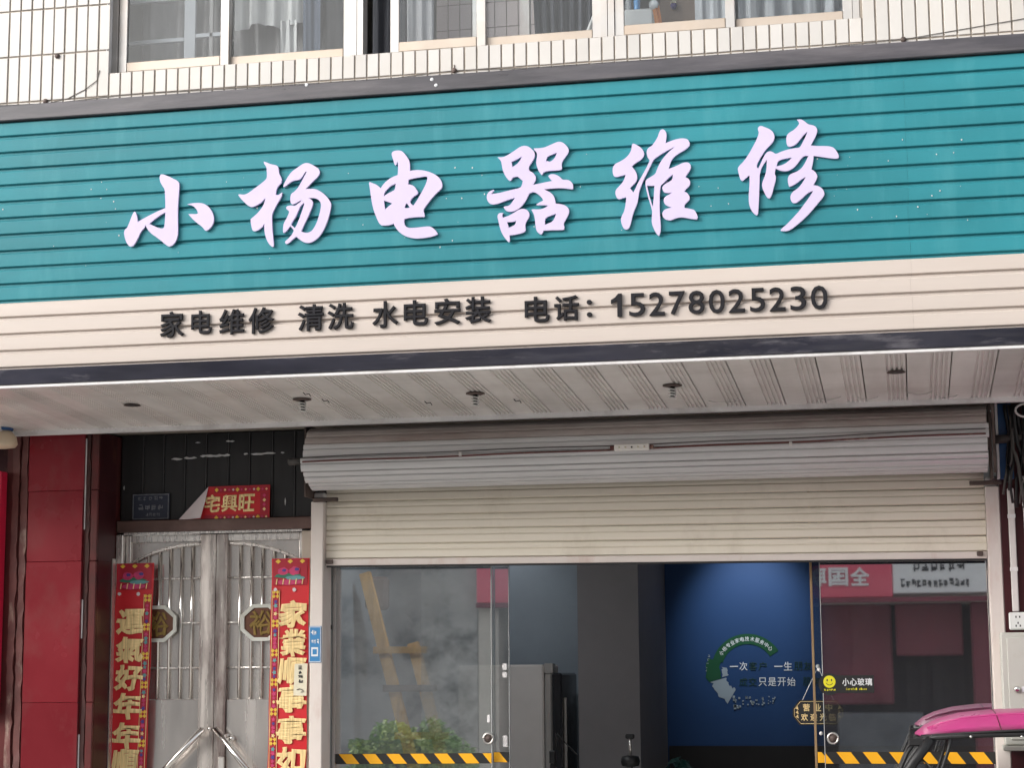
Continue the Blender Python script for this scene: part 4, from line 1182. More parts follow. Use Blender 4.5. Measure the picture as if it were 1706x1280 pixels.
# ------------------------------------------------------------------ red pillar beside the door
pil = thing('red_pillar', 'glazed dark red slab pillar with chipped brown edges beside the steel door', 'pillar', (-4.57, -0.05, 0.12))
box('core', -4.86, -4.318, -0.218, 0.098, 0.12, 2.985, 'brown_red', pil)
zs = [0.13, 0.76, 1.519, 2.277, 2.664, 2.984]
for a, b in zip(zs[:-1], zs[1:]):
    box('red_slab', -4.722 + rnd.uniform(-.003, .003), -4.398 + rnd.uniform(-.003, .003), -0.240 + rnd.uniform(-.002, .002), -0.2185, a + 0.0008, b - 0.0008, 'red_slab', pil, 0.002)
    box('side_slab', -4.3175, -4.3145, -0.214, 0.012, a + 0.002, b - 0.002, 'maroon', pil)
    box('front_strip', -4.352, -4.3125, -0.241, -0.2185, a + 0.001, b - 0.001, 'brown_red', pil, 0.004)
# chipped edge mouldings with an uneven outline
def chipped(x0, x1, seed, mt, y):
    rr = random.Random(seed)
    n = 60
    left, rightp = [], []
    for i in range(n + 1):
        z = 0.13 + (2.984 - 0.13) * i / n
        left.append((x0 + rr.uniform(0, .008), z))
        rightp.append((x1 - rr.uniform(0, .010), z))
    bm = bmesh.new()
    fl = [bm.verts.new((x, y - rr.uniform(0, .004), z)) for x, z in left]
    fr = [bm.verts.new((x, y - rr.uniform(0, .004), z)) for x, z in rightp]
    bl = [bm.verts.new((x, -0.2183, z)) for x, z in left]
    br = [bm.verts.new((x, -0.2183, z)) for x, z in rightp]
    for i in range(n):
        bm.faces.new((fl[i], fr[i], fr[i + 1], fl[i + 1]))
        bm.faces.new((bl[i], fl[i], fl[i + 1], bl[i + 1]))
        bm.faces.new((fr[i], br[i], br[i + 1], fr[i + 1]))
    return from_bm('edge_moulding', bm, mt, pil)
chipped(-4.822, -4.775, 3, 'brown_edge', -0.236)
chipped(-4.772, -4.728, 4, 'brown_edge', -0.230)
chipped(-4.388, -4.360, 5, 'dark_gap', -0.224)
for z0, z1 in ((2.45, 2.95), (1.86, 2.07), (1.15, 1.35)):
    box('mortar_streak', -4.398, -4.390, -0.2265, -0.219, z0, z1, 'trim_white', pil, 0.002)
box('steel_edge', -4.312, -4.3065, -0.03, 0.012, 0.13, 2.30, 'steel', pil)

# neighbouring red light box and wall lamp at the end of the pillar
nb2 = thing('red_lightbox', 'bright red neighbouring sign box behind the chipped pillar edge', 'sign', (-5.10, -0.30, 1.2))
box('box_body', -5.36, -4.853, -0.31, -0.225, 1.45, 2.776, 'neon_red', nb2, 0.006)
box('box_back', -5.35, -4.870, -0.2245, 0.099, 1.5, 2.72, 'maroon', nb2)
lp = thing('wall_lamp', 'beige dome lamp with a blue collar under the soffit corner', 'lamp', (-4.80, -0.42, 2.86))
lathe('lamp_shade', [(0.012, 0.10), (0.045, 0.085), (0.075, 0.05), (0.082, 0.012), (0.070, -0.004), (0.02, -0.012)], (-4.795, -0.42, 2.895), 'lamp_beige', lp, 20)
lathe('collar', [(0.055, 0.086), (0.058, 0.094), (0.056, 0.118), (0.02, 0.122)], (-4.795, -0.42, 2.895), 'blue_paint', lp, 20)
# ------------------------------------------------------------------ sliding glass doors
def glass_door(label, x0, x1, y, mat_name, edges, loc):
    t = thing('glass_door', label, 'glass door', loc)
    box('pane', x0, x1, y, y + 0.010, 0.16, 2.86, mat_name, t)
    for (a, b, mt) in edges:
        box('edge_strip', a, b, y - 0.003, y + 0.014, 0.16, 2.86, mt, t, 0.001)
    return t

def ring(x, z, y, parent):
    vs, fs = [], []
    n, r1, k = 24, 0.026, 8
    for i in range(n):
        a = 2 * math.pi * i / n
        for j in range(k):
            b = 2 * math.pi * j / k
            rr = r1 + 0.006 * math.cos(b)
            vs.append((x + rr * math.cos(a), y + 0.008 * math.sin(b), z + rr * math.sin(a)))
    for i in range(n):
        for j in range(k):
            fs.append((i * k + j, ((i + 1) % n) * k + j, ((i + 1) % n) * k + (j + 1) % k, i * k + (j + 1) % k))
    raw('finger_ring', vs, fs, 'chrome', parent, True)
    lathe('ring_cup', [(0.021, y - 0.002), (0.0205, y + 0.004)], (x, 0, z), 'rust', parent, 20, 'Y')

def hazard(x0, x1, z0, z1, y, parent, pitch=0.132, phase=0.0, dzr=0.0):
    """Diagonal black and yellow tape: black strip with slanted yellow pieces."""
    raw('hazard_tape', [(x0, y, z0), (x1, y, z0 + dzr), (x1, y, z1 + dzr), (x0, y, z1)], [(0, 1, 2, 3)], 'hazard_black', parent)
    slant, wy = 0.044, 0.072
    x = x0 - pitch + phase
    while x < x1:
        q = [(x, z1 - 0.001), (x + wy, z1 - 0.001), (x + wy + slant, z0 + 0.001), (x + slant, z0 + 0.001)]
        def clip(poly):
            out = []
            for lim, sg in ((x0, 1), (x1, -1)):
                src = poly if not out and lim == x0 else out
                res = []
                for i in range(len(src)):
                    a, b = src[i], src[(i + 1) % len(src)]
                    ia, ib = (a[0] - lim) * sg >= 0, (b[0] - lim) * sg >= 0
                    if ia: res.append(a)
                    if ia != ib:
                        tt = (lim - a[0]) / (b[0] - a[0])
                        res.append((lim, a[1] + tt * (b[1] - a[1])))
                out = res
                if not out:
                    return out
            return out
        c = clip(q)
        if len(c) >= 3:
            raw('hazard_stripe', [(p[0], y - 0.0012, p[1] + dzr * (p[0] - x0) / (x1 - x0)) for p in c], [tuple(range(len(c)))], 'hazard_yellow', parent)
        x += pitch

G = 0.12
gd1 = glass_door('large clear sliding glass panel with shrub reflection and hazard tape beside the steel door', -3.066, -2.206, G, 'glass_left',
                 ((-2.2055, -2.2005, 'grey_edge'),), (-2.63, G, 0.16))
hazard(-3.066, -2.205, 1.180, 1.234, G - 0.004, gd1, phase=0.02, dzr=0.006)
ring(-2.222, 1.316, G - 0.004, gd1)
gd2 = glass_door('narrow overlapping glass panel behind the shrub reflection panel', -2.60, -2.118, G + 0.04, 'glass_left', ((-2.1175, -2.1135, 'grey_edge'),), (-2.35, G + 0.04, 0.16))
hazard(-2.20, -2.119, 1.190, 1.244, G + 0.034, gd2, phase=0.09)
for z0, z1 in ((1.675, 1.71), (1.635, 1.665), (1.27, 1.33)):
    box('glass_clip', -2.152, -2.126, G + 0.032, G + 0.038, z0, z1, 'trim_white', gd2, 0.004)
box('glass_clip', -2.228, -2.212, G - 0.006, G - 0.002, 1.40, 1.44, 'trim_white', gd1, 0.003)
gd3 = glass_door('streaked sliding glass panel with warning sticker and pink sign reflection', -0.456, 0.386, G, 'glass_right', ((-0.4605, -0.4565, 'grey_edge'),), (-0.03, G, 0.16))
hazard(-0.456, 0.386, 1.188, 1.248, G - 0.004, gd3, phase=0.055)
ring(-0.416, 1.316, G - 0.004, gd3)
gd4 = glass_door('inner glass panel with a brown edge strip behind the streaked glass', -0.499, 0.30, G + 0.045, 'glass_up', ((-0.512, -0.4995, 'glass_edge'),), (-0.1, G + 0.045, 0.16))
hazard(-0.498, -0.459, 1.190, 1.246, G + 0.040, gd4, phase=0.08)
for z in (1.34, 1.665):
    lathe('glass_bolt', [(0.009, G + 0.034), (0.010, G + 0.044)], (-0.478, 0, z), 'trim_white', gd4, 12, 'Y')
# side frame of the glass front
fr = thing('glass_front_frame', 'aluminium side channel of the glass front next to the shutter post', 'frame', (-3.08, 0.12, 0.15))
box('channel', -3.155, -3.112, 0.105, 0.20, 0.15, 2.88, 'alu', fr, 0.002)
box('channel', -3.108, -3.090, 0.125, 0.20, 0.15, 2.88, 'grey_edge', fr, 0.002)
box('channel', -3.087, -3.068, 0.118, 0.20, 0.15, 2.88, 'alu', fr, 0.002)
box('hinge', -3.150, -3.085, 0.095, 0.1045, 1.90, 1.925, 'black', fr, 0.002)
tag(box('head_track', -3.06, 0.386, 0.105, 0.20, 2.862, 2.898, 'dark_band'), 'dark top track that carries the sliding glass panels', 'track')

# sticker on the glass
st = thing('warning_sticker', 'dark glass warning sticker with a yellow smiling face and white characters', 'sticker', (-0.335, G - 0.002, 1.535))
prism('sticker_sheet', [(-0.395, 1.545), (-0.20, 1.545), (-0.20, 1.635), (-0.395, 1.635)], G - 0.0022, G - 0.001, 'black', st)
prism('sticker_disc', [(-0.425 + 0.056 * math.cos(i * math.pi / 16), 1.590 + 0.056 * math.sin(i * math.pi / 16)) for i in range(32)], G - 0.0030, G - 0.0024, 'black', st)
prism('smiling_face', [(-0.425 + 0.031 * math.cos(i * math.pi / 16), 1.603 + 0.031 * math.sin(i * math.pi / 16)) for i in range(32)], G - 0.0042, G - 0.0032, M.setdefault('smile', mat('yellow_face', (0.72, 0.66, 0.02), 0.5, var=0.05)), st)
for dx in (-0.011, 0.011):
    prism('eye', [(-0.425 + dx + 0.0035 * math.cos(i * math.pi / 6), 1.611 + 0.006 * math.sin(i * math.pi / 6)) for i in range(12)], G - 0.0052, G - 0.0044, 'ink', st)
mpts = [(-0.425 + 0.017 * math.cos(math.pi * (1.12 + 0.76 * i / 10)), 1.602 + 0.016 * math.sin(math.pi * (1.12 + 0.76 * i / 10))) for i in range(11)]
tube('mouth', [(x, G - 0.0046, z) for x, z in mpts], 0.0016, 'ink', st, 5)
marks('sticker_print', -0.455, -0.395, 1.556, 1.566, G - 0.0036, 5, M['smile'], st, 12, 0.22)
for i, ch in enumerate('小心玻璃'):
    letter('sticker_character', ch, -0.360 + i * 0.0385, -0.3245 + i * 0.0385, 1.582, 1.620, G - 0.0028, 'notice_white', st, 0.02, 0.0003)
for i, ch in enumerate('Careful glass'):
    if ch != ' ':
        letter('sticker_character', ch, -0.342 + i * 0.0082, -0.3355 + i * 0.0082, 1.560, 1.568 if ch not in 'flC' else 1.571, G - 0.0028, M['smile'], st, 0.0, 0.0003)

# hanging open sign behind the glass
ob = thing('hanging_sign', 'small black shop-open board with gold characters hanging on a string behind the glass', 'sign', (-0.495, 0.30, 1.38))
bx0, bx1, bz0, bz1 = -0.628, -0.362, 1.378, 1.508
cc = 0.035
outl = [(bx0 + cc, bz0), (bx1 - cc, bz0), (bx1 - 0.008, bz0 + cc), (bx1, bz0 + cc + 0.01), (bx1, bz1 - cc - 0.01), (bx1 - 0.008, bz1 - cc), (bx1 - cc, bz1),
        (bx0 + cc, bz1), (bx0 + 0.008, bz1 - cc), (bx0, bz1 - cc - 0.01), (bx0, bz0 + cc + 0.01), (bx0 + 0.008, bz0 + cc)]
prism('board', outl, 0.296, 0.304, 'black', ob)
cxm, czm = (bx0 + bx1) / 2, (bz0 + bz1) / 2
rim = [(cxm + (x - cxm) * 0.93, 0.2945, czm + (z - czm) * 0.88) for x, z in outl]
tube('gold_outline', rim + [rim[0]], 0.0012, 'gold', ob, 5)
for i, ch in enumerate('营业中'):
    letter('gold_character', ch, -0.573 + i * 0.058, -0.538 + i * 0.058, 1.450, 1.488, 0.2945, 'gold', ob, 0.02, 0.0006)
for i, ch in enumerate('欢迎光临'):
    letter('gold_character', ch, -0.585 + i * 0.0480, -0.549 + i * 0.0480, 1.400, 1.438, 0.2945, 'gold', ob, 0.02, 0.0006)
for s in (-1, 1):
    x = cxm + s * 0.112
    for k in range(3):
        z = czm - 0.022 + 0.022 * k
        prism('gold_leaf', [(x - s * 0.010, z - 0.008), (x + s * 0.006, z), (x - s * 0.006, z + 0.012)], 0.2935, 0.2945, 'gold', ob)
for xx in (-0.575, -0.415):
    tube('string', [(xx, 0.30, 1.508), (-0.490, 0.298, 1.678)], 0.0018, 'notice_white', ob, 5)
lathe('hook', [(0.010, 0.285), (0.012, 0.296)], (-0.490, 0, 1.682), 'notice_white', ob, 12, 'Y')

# ------------------------------------------------------------------ inside the shop
lg = thing('wall_graphic', 'round green and pale company emblem with slogan on the blue shop wall', 'wall graphic', (-1.1, 3.99, 1.43))
C0, R0, R1 = (-1.163, 1.668), 0.195, 0.262
def ring_arc(name, a0, a1, r0, r1, mt, n=24, rag=0.0, y=3.9965):
    rr = random.Random(2)
    A = [math.radians(a0 + (a1 - a0) * i / n) for i in range(n + 1)]
    outer = [(C0[0] + (r1 + rr.uniform(-rag, rag)) * math.cos(a), C0[1] + (r1 + rr.uniform(-rag, rag)) * math.sin(a)) for a in A]
    inner = [(C0[0] + (r0 + rr.uniform(-rag, rag)) * math.cos(a), C0[1] + (r0 + rr.uniform(-rag, rag)) * math.sin(a)) for a in reversed(A)]
    prism(name, outer + inner, y, 3.998, mt, lg)
ring_arc('emblem_arc', 32, 162, 0.188, 0.262, 'logo_green', 28)
ring_arc('emblem_globe', 162.5, 196, 0.200, 0.300, 'logo_green', 10, 0.010)
ring_arc('emblem_crescent', 196.5, 236, 0.165, 0.275, 'logo_pale', 12, 0.012)
ring_arc('emblem_wisp', 172, 194, 0.150, 0.185, 'logo_pale', 8, 0.008)
for k in range(5):
    marks('emblem_window', -1.475 + 0.006 * k, -1.455 + 0.006 * k, 1.66 + 0.026 * k, 1.678 + 0.026 * k, 3.9975, 1, 'logo_pale', lg, k, 0.2)
for i, ch in enumerate('小杨专业家电技术服务中心'):
    a = math.radians(146 - i * 9.3)
    cx_, cz_ = C0[0] + 0.226 * math.cos(a), C0[1] + 0.226 * math.sin(a)
    vs, fs = text_geo(ch, 0.012, 0.01)
    out = []
    ca, sa = math.cos(a - math.pi / 2), math.sin(a - math.pi / 2)
    for u, v, w in vs:
        px, pz = (u - 0.5) * 0.030, (v - 0.5) * 0.032
        out.append((cx_ + px * ca - pz * sa, 3.9955 - w * 0.0004, cz_ + px * sa + pz * ca))
    raw('arc_character', out, fs, 'logo_white', lg)
def slogan(txt, x, z, cw, mt):
    for i, ch in enumerate(txt):
        if ch == '一':
            letter('slogan_character', ch, x + i * cw, x + i * cw + cw * 0.86, z + 0.026, z + 0.033, 3.9965, mt, lg, 0.006, 0.0005)
        else:
            letter('slogan_character', ch, x + i * cw, x + i * cw + cw * 0.86, z, z + cw * 0.90, 3.9965, mt, lg, 0.006, 0.0005)
slogan('一次', -1.292, 1.668, 0.068, 'logo_white')
slogan('客户', -1.156, 1.668, 0.068, 'logo_dark')
slogan('一生', -0.975, 1.666, 0.068, 'logo_white')
slogan('朋友', -0.835, 1.666, 0.068, 'logo_dark')
slogan('成交', -1.228, 1.556, 0.068, 'logo_dark')
slogan('只是开始', -1.090, 1.556, 0.068, 'logo_white')
slogan('服务', -0.775, 1.556, 0.068, 'logo_dark')
rr = random.Random(11)
bm = bmesh.new()
for k in range(46):
    t = rr.random()
    x = -1.29 + 0.30 * t + rr.uniform(-.015, .015)
    z = 1.44 + 0.02 * t + rr.uniform(-.045, .045) * (1 - 0.5 * t)
    s = rr.uniform(0.004, 0.009) * (1.1 - 0.5 * t)
    bm_box(bm, x - s, x + s, 3.993, 3.998, z - s, z + s)
o = from_bm('emblem_speck', bm, 'logo_pale', lg)
o['kind'] = 'stuff'

# fridge
frg = thing('fridge', 'tall grey fridge with a dark door and steel edge inside the shop', 'fridge', (-2.6, 2.75, 0.15))
box('body', -2.95, -2.374, 2.50, 3.05, 0.19, 1.715, 'fridge_side', frg, 0.012)
box('door_edge', -2.368, -2.318, 2.50, 3.05, 0.21, 1.655, 'alu', frg, 0.01)
box('door', -2.316, -2.250, 2.49, 3.06, 0.21, 1.66, 'fridge_door', frg, 0.012)
box('hinge_cover', -2.372, -2.312, 2.51, 2.60, 1.657, 1.722, 'alu', frg, 0.004)
box('handle', -2.2495, -2.230, 2.54, 2.565, 0.9, 1.5, 'alu', frg, 0.004)
for x in (-2.9, -2.42):
    box('foot', x, x + 0.04, 2.54, 2.58, 0.152, 0.189, 'black', frg)

def leaf_cloud(name, centre, rad, n, size, mt, parent, seed, shell=0.35):
    rr = random.Random(seed)
    vs, fs = [], []
    for k in range(n):
        d = Vector((rr.gauss(0, 1), rr.gauss(0, 1), rr.gauss(0, 1))).normalized()
        q = rr.uniform(shell, 1.0) ** 0.6 * (0.82 + 0.18 * math.sin(d.x * 5 + d.z * 7 + seed))
        p = Vector((centre[0] + d.x * rad[0] * q, centre[1] + d.y * rad[1] * q, centre[2] + d.z * rad[2] * q))
        a = Vector((rr.gauss(0, 1), rr.gauss(0, 1), rr.gauss(0, 0.6) + 0.3)).normalized()
        b = a.cross(Vector((rr.gauss(0, 1), rr.gauss(0, 1), rr.gauss(0, 1)))).normalized()
        s = size * rr.uniform(0.6, 1.2)
        i = len(vs)
        vs += [p - a * s, p + b * s * 0.45, p + a * s, p - b * s * 0.45]
        fs.append((i, i + 1, i + 2, i + 3))
    return raw(name, vs, fs, mt, parent)
# ladder leaning behind the glass
lad = thing('wooden_ladder', 'brown wooden ladder leaning against the wall behind the large glass panel', 'ladder', (-2.9, 1.0, 0.15))
def beam(name, p0, p1, w, d, mt, parent):
    a, b = Vector(p0), Vector(p1)
    ax = (b - a).normalized()
    sx = ax.cross(Vector((0, 1, 0))).normalized()
    sy = ax.cross(sx)
    vs = [p + sx * (i * w / 2) + sy * (j * d / 2) for p in (a, b) for i, j in ((-1, -1), (1, -1), (1, 1), (-1, 1))]
    return raw(name, vs, [(0, 1, 2, 3), (7, 6, 5, 4), (0, 4, 5, 1), (1, 5, 6, 2), (2, 6, 7, 3), (3, 7, 4, 0)], mt, parent)
sl = (2.92 - 3.195) / (1.189 - 2.237) 
def rail_x(z, xb):                     # rails lean to the wall as they rise
    return xb - (z - 1.189) * 0.281
for xb, zt_ in ((-2.902, 2.26), (-2.715, 1.84)):
    beam('rail', (rail_x(0.16, xb), 1.02, 0.16), (rail_x(zt_, xb), 1.02 + 0.06 * zt_, zt_), 0.064, 0.045, 'wood', lad)
for z in (0.42, 0.72, 1.02, 1.30, 1.575, 1.80):
    a, b = rail_x(z, -2.902) - 0.06, rail_x(z, -2.700) + 0.06
    beam('rung', (a, 1.06 + 0.06 * (z - 1.0), z), (b, 1.06 + 0.06 * (z - 1.0), z), 0.04, 0.03, 'rust' if abs(z - 1.575) < .01 else 'wood', lad)
box('hinge_block', rail_x(2.12, -2.90) - 0.05, rail_x(2.12, -2.90) + 0.09, 1.17, 1.25, 2.04, 2.24, 'rust', lad, 0.02)

# black stool post, adapter with cords and a pot plant on the shop floor
stl = thing('bar_stool', 'small black stool with a round seat and steel stem inside the shop', 'stool', (-1.664, 1.5, 0.15))
lathe('seat', [(0.02, 0.0), (0.05, 0.005), (0.058, 0.03), (0.05, 0.06), (0.02, 0.066)], (-1.664, 1.5, 1.105), 'black', stl, 20)
tube('stem', [(-1.664, 1.5, 0.17), (-1.664, 1.5, 1.105)], 0.02, 'steel', stl, 10)
tube('back_post', [(-1.664, 1.5, 1.17), (-1.664, 1.5, 1.27)], 0.009, 'steel', stl, 8)
box('head_rest', -1.690, -1.638, 1.485, 1.515, 1.268, 1.296, 'black', stl, 0.006)
lathe('base', [(0.18, 0.0), (0.18, 0.012), (0.04, 0.03)], (-1.664, 1.5, 0.152), 'steel', stl, 24)
pc = thing('power_strip', 'black power strip with thin cords standing beside the fridge', 'power strip', (-2.12, 1.5, 0.15))
box('pole', -2.148, -2.118, 1.49, 1.51, 0.152, 1.12, 'black', pc, 0.004)
box('socket_block', -2.150, -2.112, 1.480, 1.520, 1.121, 1.200, 'black', pc, 0.006)
for k, (dx, top, ex) in enumerate(((0.0, 1.30, -2.16), (0.01, 1.30, -2.02))):
    tube('cord', [(-2.128 + dx, 1.5, 1.195), (-2.118 + dx, 1.5, 1.26), (-2.112 + dx, 1.5, top), (-2.10 + dx * 2, 1.5, 1.27), (ex + 0.04, 1.5, 1.17), (ex + 0.06, 1.5, 0.9), (ex + 0.08, 1.5, 0.3)], 0.004, 'black', pc, 5)
pp = thing('pot_plant', 'dark leafy pot plant on the floor before the blue wall', 'plant', (-1.42, 1.8, 0.15))
lathe('pot', [(0.10, 0.0), (0.14, 0.22), (0.12, 0.23)], (-1.42, 1.8, 0.152), 'terracotta', pp, 16)
tube('stem', [(-1.42, 1.8, 0.36), (-1.42, 1.81, 0.7), (-1.40, 1.8, 1.1)], 0.015, 'bark', pp, 6)
rr = random.Random(5)
leaf_cloud('foliage', (-1.41, 1.8, 0.98), (0.14, 0.14, 0.24), 160, 0.05, 'logo_dark', pp, 3)

# ceiling downlights: one washes the blue wall, one the pale wall over the fridge, one is added for the ladder
def downlight(label, x, y, target, watts, size):
    dl = thing('ceiling_downlight', label, 'lamp', (x, y, 2.90), 'ceiling downlights in the shop')
    lathe('trim_ring', [(0.045, -0.004), (0.062, -0.012), (0.062, -0.001)], (x, y, 2.90), 'steel', dl, 20)
    lathe('lens', [(0.043, -0.006), (0.02, -0.0062)], (x, y, 2.90), M['lit_lens'], dl, 20)
    sp = bpy.data.lights.new('downlight_beam', 'SPOT')
    sp.energy = watts
    sp.spot_size = math.radians(size)
    sp.spot_blend = 0.95
    sp.shadow_soft_size = 0.05
    sp.color = (0.90, 0.95, 1.0)
    so_ = bpy.data.objects.new('downlight_beam', sp)
    col.objects.link(so_)
    so_.parent = dl
    so_.location = (0, 0, -0.02)
    aim = Vector(target) - Vector((x, y, 2.88))
    so_.rotation_euler = (-aim).to_track_quat('Z', 'Y').to_euler()
M['lit_lens'] = emit_mat('lit_lens', (1.0, 0.97, 0.92), 12.0)
downlight('small round downlight in the shop ceiling washing the blue wall', -1.13, 3.25, (-1.13, 4.0, 2.05), 38.0, 62)
downlight('added downlight in the shop ceiling that brightens the ladder', -2.72, 0.80, (-2.74, 2.0, 0.9), 20.0, 125)  # extra lamp, put in to brighten the ladder
downlight('small round downlight in the shop ceiling over the fridge', -2.78, 2.85, (-2.80, 3.3, 2.1), 4.0, 110)

# ------------------------------------------------------------------ things behind the upstairs windows
def drape(name, x0, x1, z0, z1, y, amp, waves, mt, label, cat='curtain', group=None, seed=1, slope=0.0, gather=0.0):
    rr = random.Random(seed)
    nx, nz = max(24, int(waves * 10)), 8
    ph = rr.random() * 6
    vs, fs = [], []
    for j in range(nz + 1):
        v = j / nz
        for i in range(nx + 1):
            u = i / nx
            x = x0 + (x1 - x0) * u + slope * (v - 0.5) + gather * (u - 0.5) * (v - 0.5)
            a = amp * (0.6 + 0.4 * v)
            y_ = y + a * math.sin(u * waves * 6.283 + ph + 0.5 * math.sin(v * 4 + u * 5)) + a * 0.4 * math.sin(u * waves * 14.1 + v * 2 + seed)
            zz = z0 + (z1 - z0) * v + (0.02 * math.sin(u * 9 + seed) if j == 0 else 0)
            vs.append((x, y_, zz))
    for j in range(nz):
        for i in range(nx):
            a = j * (nx + 1) + i
            fs.append((a, a + 1, a + nx + 2, a + nx + 1))
    return tag(raw(name, vs, fs, mt, None, True), label, cat, group)
drape('curtain', -4.38, -3.66, SILL - 0.1, 6.5, 0.36, 0.055, 4, 'curtain_grey', 'grey curtain behind the window pane nearest the plain tiled corner', seed=3)
drape('curtain', -3.70, -3.02, SILL - 0.1, 6.5, 0.38, 0.045, 5, 'curtain_grey', 'grey curtain behind the hanging pale clothes in the window', seed=4)
drape('hanging_cloth', -3.74, -3.30, 5.40, 6.3, 0.25, 0.035, 4, 'cloth_white', 'pale cloth hanging behind the window pane with striped folds', 'cloth', seed=5)
drape('hanging_cloth', -3.46, -3.36, 5.16, 5.42, 0.235, 0.012, 2, 'cloth_white', 'narrow pale cloth tail under the pale hanging cloth', 'cloth', seed=6)
drape('hanging_cloth', -3.33, -3.22, 5.16, 6.3, 0.24, 0.010, 1.5, 'blueshirt', 'slate coloured garment hanging beside the pale cloth', 'cloth', seed=7)
wf = thing('inner_window_bars', 'white painted bars behind the window pane with the grey curtain', 'window bars', (-4.05, 0.24, SILL))
for x0, x1 in ((-4.055, -3.985), (-3.90, -3.875), (-3.80, -3.775)):
    box('upright', x0, x1, 0.235, 0.255, SILL, 6.5 if x0 < -4 else 5.62, 'curtain_grey' if x0 > -4 else 'sheer', wf, 0.003)
for z in (5.345, 5.60):
    box('crossbar', -4.40, -4.056, 0.235, 0.255, z, z + 0.024, 'sheer', wf, 0.002)
    box('crossbar', -3.984, -3.76, 0.235, 0.255, z + 0.015, z + 0.039, 'sheer', wf, 0.002)
drape('curtain', -2.93, -2.72, SILL - 0.1, 6.5, 0.30, 0.02, 3, 'curtain_dark', 'dark curtain in the open gap of the middle window', seed=8)
drape('curtain', -2.72, -2.56, SILL - 0.1, 6.5, 0.30, 0.018, 2.5, 'sheer', 'pale grey curtain gathered beside the pinkish tiles in the middle window', seed=9)
tw = thing('indoor_tile_wall', 'pinkish grey tiled partition seen through the middle window', 'partition', (-2.3, 0.6, 4.6))
box('wall_core', -2.62, -1.98, 0.60, 0.66, 4.55, 6.6, 'mortar', tw)
for i in range(9):
    for j in range(9):
        x0 = -2.615 + i * 0.0705
        z0 = 4.95 + j * 0.155
        if x0 + 0.066 < -1.98:
            box('tile', x0, x0 + 0.0655, 0.592, 0.5995, z0, z0 + 0.150, 'tile_pink', tw)
box('room_post', -2.048, -1.995, 0.26, 0.32, 4.6, 6.6, 'post', building)
drape('curtain', -1.99, -1.555, SILL - 0.1, 6.5, 0.34, 0.035, 8, 'curtain_dark', 'dark grey pleated curtain behind the middle window beside the white post', seed=10, gather=0.1)
drape('hanging_cloth', -1.66, -1.585, 5.16, 5.32, 0.24, 0.01, 1.5, 'cloth_white', 'small pale cloth caught at the foot of the dark pleated curtain', 'cloth', seed=12, slope=0.06)
cb = thing('white_cabinet', 'white box with a round knob behind the third window', 'cabinet', (-1.26, 0.35, 4.6))
box('cabinet_body', -1.53, -1.290, 0.30, 0.62, 4.55, 5.355, 'socket', cb, 0.012)
lathe('knob', [(0.006, 0.262), (0.026, 0.268), (0.028, 0.285), (0.020, 0.299)], (-1.286, 0, 5.362), 'notice_white', cb, 16, 'Y')
for x, c, lb in ((-1.45, 'sheer', 'pale grey bottle on the white box behind the window'), (-1.40, 'notice_blue', 'blue bottle on the white box next to its round knob')):
    bt = thing('bottle', lb, 'bottle', (x, 0.42, 5.357), 'bottles on the white box')
    lathe('bottle_body', [(0.016, 0.0), (0.018, 0.01), (0.018, 0.09), (0.008, 0.11), (0.008, 0.13)], (x, 0.42, 5.357), c, bt, 12)
drape('towel', -1.283, -1.242, 5.16, 5.36, 0.275, 0.006, 1.2, 'orange', 'orange towel hanging beside the white box behind the window', 'towel', seed=13, slope=-0.03)
box('wardrobe_panel', -1.30, -1.06, 0.66, 0.70, 4.55, 6.6, 'brown_door')
tag(bpy.data.objects['wardrobe_panel'], 'brown wooden panel behind the orange towel in the third window', 'panel')
fl = thing('hook_flower', 'small flower ornament on the brown panel behind the window', 'ornament', (-1.16, 0.64, 5.32))
lathe('cup', [(0.010, -0.02), (0.020, 0.0), (0.016, 0.012)], (-1.215, 0.635, 5.475), 'blue_print', fl, 10)
leaf_cloud('petals', (-1.215, 0.635, 5.50), (0.022, 0.015, 0.018), 24, 0.012, 'notice_cream', fl, 8)
drape('curtain', -1.06, -0.86, SILL - 0.1, 6.5, 0.30, 0.015, 3, 'sheer', 'narrow pale curtain beside the brown panel in the third window', seed=14)
drape('curtain', -0.82, -0.19, SILL - 0.1, 6.5, 0.34, 0.045, 6, 'sheer', 'wide pale sheer curtain in the pane nearest the stained tiles', seed=15)

# ------------------------------------------------------------------ cable on the tiled wall
wc = thing('wall_cable', 'thin dark cable sagging along the tiled wall above the sign', 'cable', (-2.2, -0.012, 4.95))
tube('cable', [(-4.47, -0.010, 5.12), (-4.485, -0.010, 5.06), (-4.56, -0.010, 5.01), (-4.66, -0.010, 4.966), (-4.78, -0.010, 4.945), (-4.95, -0.010, 4.948), (-5.2, -0.010, 4.955)], 0.0022, 'cord_grey', wc, 5)
tube('cable', [(-4.72, -0.010, 4.945), (-4.3, -0.010, 4.962), (-3.5, -0.010, 4.953), (-2.7, -0.010, 4.948), (-2.368, -0.012, 4.966), (-2.0, -0.010, 4.952), (-1.0, -0.010, 4.948), (-0.4, -0.010, 4.947), (0.07, -0.012, 4.96),
               (0.3, -0.010, 4.985), (0.72, -0.010, 5.03), (1.2, -0.010, 5.09)], 0.002, 'cord_grey', wc, 5)
for x, z in ((-4.80, 4.957), (-2.368, 4.966), (0.072, 4.960), (-4.735, 5.225)):
    lathe('cable_clip', [(0.013, -0.020), (0.016, -0.012), (0.012, -0.006)], (x, 0, z), 'rust', wc, 10, 'Y')
box('clip_stem', -2.371, -2.365, -0.010, -0.0065, 4.975, 5.00, 'rust', wc)

